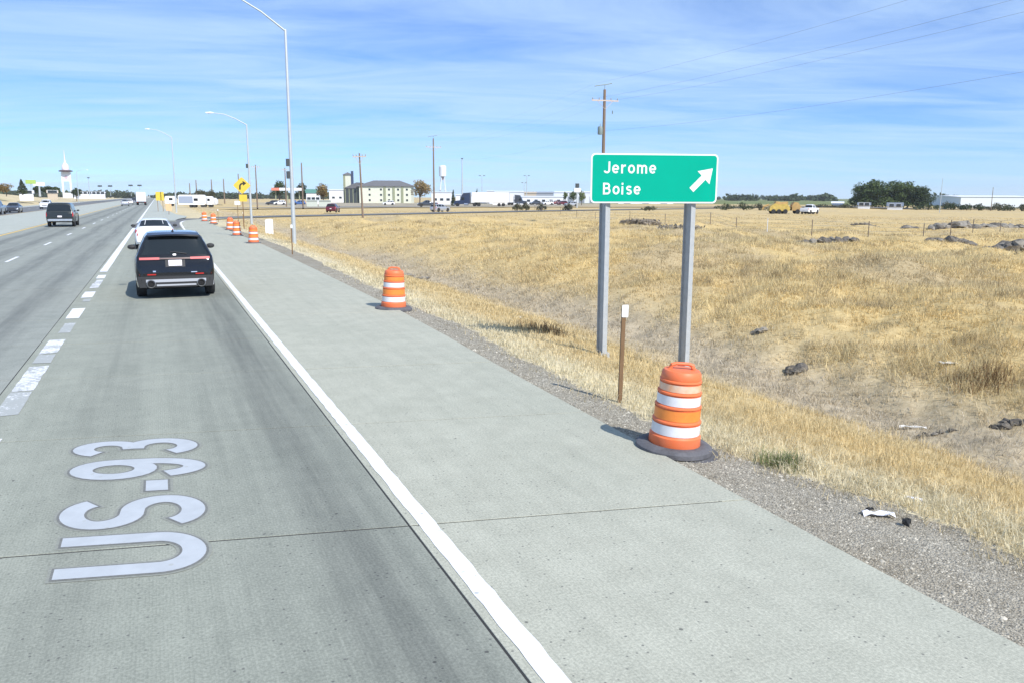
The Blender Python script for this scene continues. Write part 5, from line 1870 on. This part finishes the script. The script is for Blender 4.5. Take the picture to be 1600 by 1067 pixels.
shed('warehouse', 'rightmost white warehouse ending behind the green sign', 866, 952, 299, 460, 26, M_STEELW, gable=0.8, doors=5)
shed('low_store', 'low white store along the lot in front of the warehouses', 772, 880, 306.5, 360, 10, M_STEELW, gable=0.4, wins=9)
shed('low_store', 'low white store seen just under the green sign', 966, 1052, 313.5, 420, 14, M_STEELW, gable=0.4, doors=3)
shed('long_warehouse', 'very long white warehouse at the right picture edge', 1502, 1640, 305.5, 420, 40, M_STEELW, gable=0.8, doors=0, rz=R(27))
shed('farmhouse', 'white farmhouse left under the tree clump', 1341, 1360, 317, 300, 6, M_STEELW, gable=0.9, wins=2, roofm=M_ALU)
shed('farmhouse', 'white farmhouse right under the tree clump', 1387, 1411, 317, 298, 6, M_STEELW, gable=1.2, wins=2, roofm=M_ALU)
shed('farm_shed', 'small pale shed between yellow machine and tree clump', 1300, 1318, 316, 310, 5, M_STEELW, gable=0.6, doors=1)
shed('roadside_store', 'low white store right of the twin legged tower', 115, 164, 300, 420, 14, M_STEELW, gable=0.6, wins=7, ybase=307)
shed('roadside_store', 'white store roof left behind the green lawn', 30, 52, 303, 300, 10, M_STEELW, gable=1.0, wins=2, ybase=308)
shed('roadside_store', 'tan roofed store between lawn and tower', 74, 90, 303, 320, 10, M_TAN, gable=1.0, wins=2, ybase=307)
# low pale barrier walls in front of the station
for a, b, lb in ((479, 496, 'left low pale barrier wall before the station'), (498, 517, 'right low pale barrier wall before the station')):
    shed('barrier_wall', lb, a, b, 314.5, 265, 0.6, mat('pale_green_concrete', (0.50, 0.54, 0.48), 0.8), 'wall', gable=0.15)

# ---- tower signs
dT = 470
x_, y_, z_ = D(102.5, 268, dT)
zg = max(zt(x_, y_), D(102, 307, dT)[2])
tws = thing('sign_tower', 'white twin legged tower with dark disc, dome and spire', 'tower', (x_, y_, zg))
hd = z_-zg
for sx in (-1.75, 1.75):
    MB().box(sx-0.40, sx+0.40, -0.4, 0.4, -1, hd-0.5).build('leg', M_STEELW, tws)
MB().box(-1.34, 1.34, -0.35, 0.35, hd-5.0, hd-0.5).build('upper_panel', M_STEELW, tws)
MB().lathe([(0.1, -0.02), (0.75, -0.02), (0.75, 0.02), (0.1, 0.02)], 20, 'y', (0, -0.43, hd-3.0)).build('round_emblem', mat('faded_pink', (0.55, 0.42, 0.48), 0.6), tws)
MB().box(-1.34, 1.34, -0.6, 0.6, -1, 1.6).build('base_block', M_STEELW, tws)
MB().lathe([(1.0, -0.5), (3.1, -0.25), (3.15, 0.25), (2.0, 0.55)], 24, 'z', (0, 0, hd)).build('disc', mat('dark_maroon_disc', (0.10, 0.07, 0.08), 0.6), tws)
dm = MB().lathe([(1.6, 0.56), (1.65, 1.6), (1.5, 2.6), (1.0, 3.5), (0.5, 4.2), (0.28, 5.5)], 20, 'z', (0, 0, hd)).build('dome', mat('pink_white_dome', (0.78, 0.70, 0.72), 0.5), tws, smooth=40)
MB().lathe([(0.28, 5.5), (0.2, 7.5), (0.06, 10.2)], 10, 'z', (0, 0, hd)).build('spire', mat('pink_spire', (0.75, 0.62, 0.66), 0.5), tws, smooth=40)

dT = 400
x_, y_, z1 = D(691.5, 259, dT)
zg = zt(x_, y_)
z0 = D(691, 277, dT)[2]
wt = thing('water_tower_sign', 'white cylinder on splayed legs right of the dark utility pole', 'tower', (x_, y_, zg))
h1, h0 = z1-zg, z0-zg
MB().lathe([(0.3, h0), (1.7, h0+0.3), (1.75, h1-0.6), (1.3, h1-0.1), (0.2, h1)], 20).build('tank', M_STEELW, wt, smooth=40)
MB().lathe([(0.35, h0-1.6), (0.5, h0)], 10).build('neck', mat('dull_red_grey', (0.42, 0.34, 0.36), 0.6), wt)
for a in range(4):
    an_ = a*math.pi/2+0.6
    MB().tube([(1.0*math.cos(an_), 1.0*math.sin(an_), h0), (2.4*math.cos(an_), 2.4*math.sin(an_), -0.5)], 0.18, 6).build('leg', M_STEELW, wt)
MB().box(-1.5, 1.5, -1.5, 1.5, h0*0.5-0.06, h0*0.5+0.06).build('brace', M_STEELW, wt)


def mast(label, px, ytop, ybot, dist, r=0.12, head=None, name='light_mast', cat='light mast', m_=None):
    a, b, z_ = D(px, ytop, dist)
    zg = zt(a, b)
    if ybot and D(px, ybot, dist)[2] > zg+1:
        zg = D(px, ybot, dist)[2]
    o = thing(name, label, cat, (a, b, zg))
    h_ = z_-zg
    MB().lathe([(r*1.3, -0.4), (r, h_*0.5), (r*0.7, h_)], 10).build('pole', m_ or M_POLE, o, smooth=40)
    if head == 'twin':
        MB().box(-1.1, 1.1, -0.06, 0.06, h_-0.25, h_-0.1).build('arm', M_POLE, o)
        for sd in (1, -1):
            MB().box(sd*1.1-0.4, sd*1.1+0.4, -0.3, 0.3, h_-0.1, h_+0.12, 0.03).build('lamp_head', M_DARKBOX, o)
    elif head == 'ring':
        MB().lathe([(0.2, h_-0.3), (0.55, h_-0.2), (0.6, h_), (0.2, h_+0.1)], 12).build('lamp_ring', M_DARKBOX, o)
    elif isinstance(head, tuple):
        for k, (w_, hh_, dz, mm) in enumerate(head):
            MB().box(-w_/2, w_/2, -0.25, 0.25, h_+dz, h_+dz+hh_, 0.03).build('sign_board', mm, o)
    return o


mast('very tall thin light mast right of the white tower', 722, 248, 308, 380, 0.3, 'ring')
mast('twin headed lot light above the semi trailer', 753, 275, 308, 380, 0.14, 'twin')
mast('taller twin headed lot light above the warehouses', 823, 275, 308, 390, 0.15, 'twin')
mast('shorter twin headed lot light beside the taller one', 819, 286, 308, 430, 0.12, 'twin')
mast('lot sign with dark board over a pale board left of the green sign', 902, 291, 326, 250, 0.16, ((2.2, 1.2, -1.9, M_STEELW), (1.1, 1.3, -0.6, M_DARKBOX)), 'lot_sign', 'pole sign')
mast('green and yellow pole sign on the far left', 48, 286, 305, 320, 0.2, ((3.0, 1.3, -0.4, mat('lime_sign', (0.35, 0.50, 0.12), 0.5)),), 'pole_sign', 'pole sign')
mast('white pole sign left of the twin legged tower', 61, 290, 306, 330, 0.3, ((3.6, 1.2, -0.2, M_STEELW),), 'pole_sign', 'pole sign')
mast('thin steel pole by the bushes right of the tree clump', 1473, 279, 328, 250, 0.08, None, 'thin_pole', 'pole', M_POLE)
mast('thin dark pole in front of the long warehouse', 1552, 293, 326, 300, 0.1, None, 'thin_pole', 'pole', M_WOOD)
mast('thin lamp post on the far left near the tower', 138, 278, 306, 400, 0.13, 'ring')
for px, yt, lb in ((156, 292, 'leftmost distant signal mast at the horizon'), (172, 292, 'second distant signal mast at the horizon'), (204, 291, 'third distant signal mast at the horizon'), (218, 291, 'rightmost distant signal mast at the horizon')):
    mast(lb, px, yt, 306, 560, 0.1, ((2.4, 0.9, -0.2, M_DARKBOX),), 'signal_mast', 'signal')
for px, lb, cm_, dd, hd_ in ((425, 'dark parked car under the left of the canopy', GREY, 318, 80), (436, 'white parked car under the canopy', WHITE, 318, 100), (467, 'blue parked car under the right of the canopy', BLUE, 318, 85),
                             (607, 'white parked car in front of the hotel', WHITE, 318, 80), (664, 'silver parked car right of the yellow tree', SILV, 315, 85), (836, 'dark parked car before the low store', GREY, 335, 95), (868, 'red parked car before the low store', MAROON, 340, 85), (878, 'second red car before the low store', MAROON, 338, 95), (856, 'white parked car before the low store', WHITE, 338, 85), (892, 'silver blue car left of the lot sign', SILV, 280, 95)):
    x_, y_, _ = D(px, 312, dd)
    make_car('parked_car', lb, 'car', 'suv', 4.6, 1.9, 1.7, cm_, (x_, y_, zt(x_, y_)+0.02), R(hd_), 14, 'cars parked around the far lots')

# ================================================================== ROCKS
M_ROCK = mat('dark_lava_rock', (0.085, 0.078, 0.07), 0.95, col2=(0.22, 0.195, 0.16), scale=1.6, bump=1.0, bscale=9)
M_ROCK2 = mat('pale_field_stone', (0.26, 0.235, 0.195), 0.95, var=0.35, scale=3, bump=0.6, bscale=9)


def rock_mesh(seed, m_):
    import bmesh
    bm = bmesh.new()
    bmesh.ops.create_icosphere(bm, subdivisions=2, radius=1.0)
    r_ = np.random.default_rng(seed)
    k = r_.normal(size=(7, 3)); k /= np.linalg.norm(k, axis=1)[:, None]
    lv = r_.uniform(0.30, 0.75, 7)
    for v in bm.verts:
        p = np.array(v.co)
        for q, l in zip(k, lv):
            d_ = p@q
            if d_ > l:
                p = p-q*(d_-l)*0.9
        p = p*(1+0.22*(r_.random()-0.5))
        v.co = p
    me = bpy.data.meshes.new('rock')
    bm.to_mesh(me)
    bm.free()
    me.materials.append(m_)
    return me


ROCKS = [rock_mesh(i, M_ROCK) for i in range(5)]
ROCKS2 = [rock_mesh(20+i, M_ROCK2) for i in range(3)]


def outcrop(label, px, py, wpx, hpx, n, z=-0.8, dist=None, pale=0.2, seed=0):
    r_ = random.Random(seed+px)
    if dist:
        x_, y_, _ = D(px, py, dist)
    else:
        x_, y_ = G(px, py, z)
    dist = math.hypot(x_, y_)
    W2 = wpx*dist/F/2
    hh = hpx*dist/F
    o = thing('rock_outcrop', label, 'rocks', (x_, y_, zt(x_, y_)))
    ux_, uy_ = cr0[0], cr0[1]
    for i in range(int(n*3)):
        s_ = r_.uniform(-1, 1)
        dp = r_.uniform(-0.6, 0.6)*max(W2*0.25, hh)
        xx, yy_ = x_+ux_*s_*W2+cf[0]*dp, y_+uy_*s_*W2+cf[1]*dp
        sz = hh*r_.uniform(0.3, 0.85)*(1-0.4*abs(s_))
        q = bpy.data.objects.new('rock', (ROCKS2 if r_.random() < pale else ROCKS)[r_.randrange(3)])
        COL.objects.link(q)
        q.parent = o
        q.location = (xx-x_, yy_-y_, zt(xx, yy_)-zt(x_, y_)+sz*0.32)
        q.scale = (sz*r_.uniform(0.8, 1.7), sz*r_.uniform(0.8, 1.5), sz*r_.uniform(0.55, 1.0))
        q.rotation_euler = (r_.uniform(-.3, .3), r_.uniform(-.3, .3), r_.uniform(0, 6))
    return o


outcrop('dark lava rock outcrop right of the green sign, in the middle of the field', 1290, 380, 88, 12, 18, -0.6)
outcrop('dark rock ledge in the field near the right side, upper left of two', 1485, 383, 66, 13, 13, -0.6)
outcrop('dark rock ledge cut by the right picture edge, upper', 1588, 388, 70, 20, 14, -0.6)
outcrop('large dark rock ledge cut by the right picture edge, lower', 1585, 423, 90, 22, 15, -0.5)
outcrop('long grey rock wall far in the field, left piece', 1492, 357, 70, 12, 16, -0.8, pale=0.5)
outcrop('long grey rock wall far in the field, right piece', 1565, 354, 80, 11, 18, -0.8, pale=0.5)
outcrop('small rock heap left of the long grey rock wall', 1420, 355, 26, 7, 6, -0.8)
outcrop('low flat rocks above the middle outcrop', 1350, 354, 44, 5, 8, -0.8)
outcrop('lone dark boulder in the field below the rock ledge', 1525, 393, 9, 7, 2, -0.6, pale=0)
outcrop('grey stones by the ditch left of the second drum background', 650, 420, 40, 7, 8, -0.5, pale=0.6)
outcrop('dark stump-like rock at the ditch right of the near drum', 1243, 578, 26, 15, 4, -0.85, pale=0)
outcrop('small grey stone beside the ditch right of the sign post', 1184, 527, 16, 12, 2, -0.6, pale=1)
outcrop('dark clods on the bank at the right picture edge', 1580, 655, 50, 10, 9, -0.7, pale=0.1)
outcrop('brown rocks in the grass under the fence', 1380, 440, 40, 9, 7, -0.5, pale=0.3)
outcrop('dark rocks at the foot of the bank, lower right of the sign', 1465, 660, 60, 7, 8, -0.8, pale=0.4)

# ================================================================== DRY GRASS, WEEDS, GRAVEL
def on_right(x_, y_):
    return x_-edge_x(np.minimum(y_, 66))


def scatter(n, r0, r1, a0=R(-6), a1=R(66), power=2.0):
    a = rng.uniform(a0, a1, n)
    u = rng.random(n)
    r_ = r0*(r1/r0)**u
    return np.sin(a)*r_, np.cos(a)*r_, r_


M_GRASS = leaf_mat('dry_grass_blades', 0.35)


def blades(x_, y_, r_, per, hmin, hmax, cols, lean, wscale, seg=2, flat=False, spread=0.05):
    """tufts of thin curved blades, tuft by tuft"""
    n = len(x_)
    N = n*per
    idx = np.repeat(np.arange(n), per)
    bx = x_[idx]+rng.normal(0, 1, N)*spread*(1+r_[idx]*0.02)
    by = y_[idx]+rng.normal(0, 1, N)*spread*(1+r_[idx]*0.02)
    bz = terrain(bx, by)-0.01
    hgt = rng.uniform(hmin, hmax, N)*np.repeat(rng.uniform(0.6, 1.25, n), per)
    ang_ = rng.uniform(0, 2*math.pi, N)
    ln = rng.uniform(lean*0.3, lean, N)*hgt
    dx, dy = np.cos(ang_)*ln, np.sin(ang_)*ln
    wd = np.maximum(0.0035, wscale*r_[idx])*rng.uniform(0.7, 1.3, N)
    sa_ = rng.uniform(0, 2*math.pi, N)
    wx, wy_ = np.cos(sa_)*wd, np.sin(sa_)*wd
    P0 = np.c_[bx-wx, by-wy_, bz]; P1 = np.c_[bx+wx, by+wy_, bz]
    top = np.c_[bx+dx, by+dy, bz+hgt*(1-0.35*np.minimum(1, ln/np.maximum(hgt, 1e-6)))]
    if seg == 1:
        V = np.stack([P0, P1, top], 1).reshape(-1, 3)
        FI = np.arange(3*N).reshape(-1, 3)
        C = np.repeat(cols[idx]*rng.uniform(0.8, 1.2, N)[:, None], 3, 0)
        return V, FI, C
    mz = bz+hgt*0.62
    M0 = np.c_[bx+dx*0.3-wx*0.7, by+dy*0.3-wy_*0.7, mz]; M1 = np.c_[bx+dx*0.3+wx*0.7, by+dy*0.3+wy_*0.7, mz]
    V = np.stack([P0, P1, M1, M0, top], 1).reshape(-1, 3)
    b_ = np.arange(N)[:, None]*5
    FI = np.concatenate([b_+[0, 1, 2], b_+[0, 2, 3], b_+[3, 2, 4]], 0)
    C = np.repeat(cols[idx]*rng.uniform(0.8, 1.2, N)[:, None], 5, 0)
    return V, FI, C


def grass_cols(x_, y_, kind):
    g = ground_tint(x_, y_)
    return np.clip(g*np.array([1.24, 1.24, 1.22]), 0, 0.82)


# verge and bank grass
xs_, ys_2, rs_ = scatter(76000, 4.0, 34)
s_ = on_right(xs_, ys_2)
gw_ = gravel_w(ys_2)
dens = fbm(xs_*0.9, ys_2*0.9, 91, 3)
ditch = np.exp(-((s_-6.0)/1.6)**2)
keep = (s_ > gw_+0.08) & (rng.random(len(s_)) < np.clip(0.35+1.1*(dens-0.35)+0.25*(s_-gw_ < 1.2), 0.08, 1)*(1-0.35*ditch)) & (ys_2 < 75)
x1_, y1_, r1_ = xs_[keep], ys_2[keep], rs_[keep]
V1, F1, C1 = blades(x1_, y1_, r1_, 7, 0.05, 0.17, grass_cols(x1_, y1_, 0), 1.1, 0.00034, 2)
tag(np_mesh('dry_grass', V1, F1, M_GRASS, 3, {'leaf': C1}), 'golden dry grass on the verge, ditch and bank', 'grass', kind='stuff')
# stray straw on the gravel edge
xs_, ys_2, rs_ = scatter(9000, 4.0, 30)
s_ = on_right(xs_, ys_2); gw_ = gravel_w(ys_2)
keep = (s_ > gw_-0.22) & (s_ < gw_+0.5)
x1_, y1_, r1_ = xs_[keep], ys_2[keep], rs_[keep]
pc = np.tile(np.array([[0.56, 0.47, 0.29]]), (len(x1_), 1))*rng.uniform(0.8, 1.15, (len(x1_), 1))
V1, F1, C1 = blades(x1_, y1_, r1_, 5, 0.05, 0.15, pc, 1.6, 0.0003, 2, spread=0.07)
tag(np_mesh('straw_litter', V1, F1, M_GRASS, 3, {'leaf': C1}), 'pale straw lying along the gravel edge', 'straw', kind='stuff')
# field grass further out
xs_, ys_2, rs_ = scatter(85000, 26, 190, R(-2), R(64))
s_ = on_right(xs_, ys_2)
rd_ = ramp_dist(xs_, ys_2)
keep = (s_ > 1.2) & (rd_ > 6.5) & (rng.random(len(s_)) < np.clip(0.2+1.6*(fbm(xs_*0.25, ys_2*0.25, 95, 3)-0.3), 0.08, 1)) & ~((ys_2 > 105+0.55*np.maximum(xs_-10, 0)) & (rng.random(len(s_)) < 0.6))
x1_, y1_, r1_ = xs_[keep], ys_2[keep], rs_[keep]
V1, F1, C1 = blades(x1_, y1_, r1_, 6, 0.06, 0.20, grass_cols(x1_, y1_, 0), 1.1, 0.00042, 1, spread=0.12)
tag(np_mesh('field_grass', V1, F1, M_GRASS, 3, {'leaf': C1}), 'tawny dry grass covering the open field', 'grass', kind='stuff')
# taller tussocks and dark dead weeds on the bank
xs_, ys_2, rs_ = scatter(9000, 9, 80, R(0), R(64))
s_ = on_right(xs_, ys_2)
keep = (s_ > 7.5) & (ys_2 < 85) & (fbm(xs_*0.35, ys_2*0.35, 57, 3) > 0.47)
x1_, y1_, r1_ = xs_[keep], ys_2[keep], rs_[keep]
pk = rng.random(len(x1_)) < 0.38
pc = np.where(pk[:, None], np.array([[0.46, 0.37, 0.22]]), np.array([[0.72, 0.60, 0.34]]))*rng.uniform(0.85, 1.15, (len(x1_), 1))
V1, F1, C1 = blades(x1_, y1_, r1_, 34, 0.12, 0.36, pc, 0.7, 0.00036, 1, spread=0.13)
tag(np_mesh('tussocks', V1, F1, M_GRASS, 3, {'leaf': C1}), 'taller grass tussocks and brown dead weeds on the bank', 'grass', kind='stuff')
# grey tangled weeds in the ditch
xs_, ys_2, rs_ = scatter(32000, 5.0, 50)
s_ = on_right(xs_, ys_2)
keep = (np.abs(s_-6.1+1.2*(fbm(xs_*0.2, ys_2*0.2, 33, 2)-0.5)) < rng.normal(0, 0.8, len(s_))+0.6) & (ys_2 < 70)
x1_, y1_, r1_ = xs_[keep], ys_2[keep], rs_[keep]
pc = np.array([[0.50, 0.445, 0.355], [0.36, 0.315, 0.25], [0.60, 0.545, 0.45]])[rng.integers(0, 3, len(x1_))]
V1, F1, C1 = blades(x1_, y1_, r1_, 7, 0.05, 0.20, pc, 2.2, 0.00028, 2, spread=0.10)
tag(np_mesh('ditch_weeds', V1, F1, M_GRASS, 3, {'leaf': C1}), 'grey tangled dead weeds along the ditch bottom', 'weeds', kind='stuff')
# green weed tuft by the gravel
gx, gy = G(1222, 728, -0.12)
n_ = 46
tx = gx+rng.normal(0, 0.10, n_); ty = gy+rng.normal(0, 0.10, n_)
pc = np.tile(np.array([[0.22, 0.25, 0.11]]), (n_, 1))*rng.uniform(0.7, 1.4, (n_, 1))
V1, F1, C1 = blades(tx, ty, np.full(n_, 8.0), 8, 0.08, 0.22, pc, 1.0, 0.0005, 2, spread=0.04)
o = np_mesh('weed_tuft', V1, F1, M_GRASS, 3, {'leaf': C1})
tag(o, 'small green weed tuft at the gravel edge right of the near drum', 'weed')
for px, py, z_, lb, rad_ in ((850, 522, -0.28, 'brown weed clump beside the sign shadow', 0.3), (1540, 610, -0.6, 'brown twiggy weed on the bank at the right', 0.22)):
    gx, gy = G(px, py, z_)
    n_ = 60
    tx = gx+rng.normal(0, rad_, n_); ty = gy+rng.normal(0, rad_, n_)
    pc = np.tile(np.array([[0.25, 0.17, 0.09]]), (n_, 1))*rng.uniform(0.6, 1.5, (n_, 1))
    V1, F1, C1 = blades(tx, ty, np.full(n_, 14.0), 8, 0.10, 0.34, pc, 0.8, 0.0004, 2, spread=0.05)
    tag(np_mesh('dry_weed', V1, F1, M_GRASS, 3, {'leaf': C1}), lb, 'weed', kind='stuff')
# sage clumps near the ditch
for k, (px, py, w_, h_, lb, cc) in enumerate(((1000, 360, 0, 0, 'grey sagebrush patch between the sign posts', [(0.30, 0.26, 0.21), (0.24, 0.21, 0.17)]), (1060, 372, 0, 0, 'second grey sagebrush patch between the sign posts', [(0.33, 0.29, 0.23), (0.26, 0.23, 0.18)]))):
    x_, y_ = G(px, py, -0.4 if py < 600 else -0.6)
    dd = math.hypot(x_, y_)
    ww, hh_ = (4.2, 0.7) if py < 400 else (0.8, 0.3)
    o = thing('dry_shrub', lb, 'shrub', (x_, y_, zt(x_, y_)))
    V, FI, C = leaf_cloud([(ww*0.25*math.cos(q*2.4), ww*0.16*math.sin(q*2.4), hh_*0.45, ww*0.26, ww*0.22, hh_*0.5) for q in range(5)], 900, 0.05+0.0022*dd, cc, 50+k)
    q = np_mesh('twigs', V, FI, M_GRASS, 4, {'leaf': C})
    q.parent = o
# gravel stones on the strip
ng = 26000
yv = 1.5*(30/1.5)**rng.random(ng)
gwv = gravel_w(yv)
sv = rng.random(ng)*(gwv+0.12)
xv = edge_x(yv)+0.01+sv
zv = terrain(xv, yv)
szv = rng.uniform(0.004, 0.0105, ng)*np.where(rng.random(ng) < 0.04, 2.0, 1.0)*(1+yv*0.02)
base = np.array([(1, 0, 0), (0, 1, 0), (-1, 0, 0), (0, -1, 0), (0, 0, 0.8)], float)
rot = rng.uniform(0, 6.28, ng)
ct, st_ = np.cos(rot), np.sin(rot)
V = np.empty((ng, 5, 3))
jit = rng.uniform(0.6, 1.4, (ng, 5, 1))
bb = base[None]*jit*szv[:, None, None]
V[:, :, 0] = bb[:, :, 0]*ct[:, None]-bb[:, :, 1]*st_[:, None]+xv[:, None]
V[:, :, 1] = bb[:, :, 0]*st_[:, None]+bb[:, :, 1]*ct[:, None]+yv[:, None]
V[:, :, 2] = bb[:, :, 2]+zv[:, None]
b_ = np.arange(ng)[:, None]*5
FI = np.concatenate([b_+[0, 1, 4], b_+[1, 2, 4], b_+[2, 3, 4], b_+[3, 0, 4]], 0)
tone = rng.choice([0.16, 0.24, 0.30, 0.36, 0.46, 0.60], ng, p=[.12, .22, .26, .22, .13, .05])
C = np.repeat(tone[:, None]*np.array([[1.04, 0.97, 0.81]]), 5, 0)
kk = NT('gravel_stone')
M_STONE = kk.done(kk.attr('leaf').outputs['Color'], 0.9, None, 0.2)
tag(np_mesh('gravel', V.reshape(-1, 3), FI, M_STONE, 3, {'leaf': C}), 'loose grey gravel beside the concrete shoulder', 'gravel', kind='stuff')

# ================================================================== LITTER
M_PAPER = mat('white_litter', (0.78, 0.78, 0.82), 0.6)


def litter(label, px, py, z, w, d_, rz, m_, name='paper_scrap', cat='litter', fold=0.03):
    x_, y_ = G(px, py, z)
    mb = MB()
    n = 5
    vs = []
    for i in range(n+1):
        for j in range(3):
            vs.append((-w/2+w*i/n, -d_/2+d_*j/2, 0.012+fold*abs(math.sin(i*1.9+j*1.3))))
    fs = [(i*3+j, (i+1)*3+j, (i+1)*3+j+1, i*3+j+1) for i in range(n) for j in range(2)]
    vs2 = [(a, b, c-0.004) for a, b, c in vs]
    k = len(vs)
    mb.add(vs+vs2, fs+[tuple(q+k for q in f[::-1]) for f in fs])
    o = mb.build(name, m_, loc=(x_, y_, zt(x_, y_)), rot=(0, 0, rz))
    return tag(o, label, cat)


litter('crumpled white paper on the gravel in the lower right', 1372, 804, -0.09, 0.26, 0.09, R(-28), M_PAPER)
litter('dark scrap just above the white paper on the gravel', 1359, 797, -0.09, 0.07, 0.04, R(10), M_BLK, 'rubber_scrap')
litter('dark lump of debris right of the white paper', 1416, 819, -0.09, 0.06, 0.06, R(30), M_TRIM, 'debris_lump', fold=0.06)
litter('white scrap in the grass above the gravel, near the paper', 1428, 778, -0.12, 0.14, 0.04, R(-50), M_PAPER)
litter('pale cardboard scrap on the bank right of the ditch', 1480, 580, -0.5, 0.30, 0.16, R(-25), mat('pale_card', (0.62, 0.60, 0.55), 0.8), 'cardboard_scrap')
litter('white strip of litter lying in the ditch at the right', 1428, 645, -0.75, 0.40, 0.08, R(-35), mat('dull_white_litter', (0.60, 0.58, 0.54), 0.8))
litter('small white scrap in the grass left of the sign post', 808, 494, -0.3, 0.20, 0.10, R(-20), M_PAPER)

# ================================================================== HAZE
hz = MB().box(-4560, 4560, -4560, 4560, -8, 60)
mh = bpy.data.materials.new('haze_air')
mh.use_nodes = True
mh.node_tree.nodes.remove(mh.node_tree.nodes['Principled BSDF'])
pv = mh.node_tree.nodes.new('ShaderNodeVolumePrincipled')
pv.inputs['Color'].default_value = (0.95, 0.98, 1.0, 1)
pv.inputs['Density'].default_value = 0.00013
pv.inputs['Anisotropy'].default_value = 0.0
mh.node_tree.links.new(pv.outputs[0], mh.node_tree.nodes['Material Output'].inputs['Volume'])
HAZE = True
if HAZE:
    tag(hz.build('haze', mh), 'thin pale air over the whole plain', 'haze', kind='stuff')
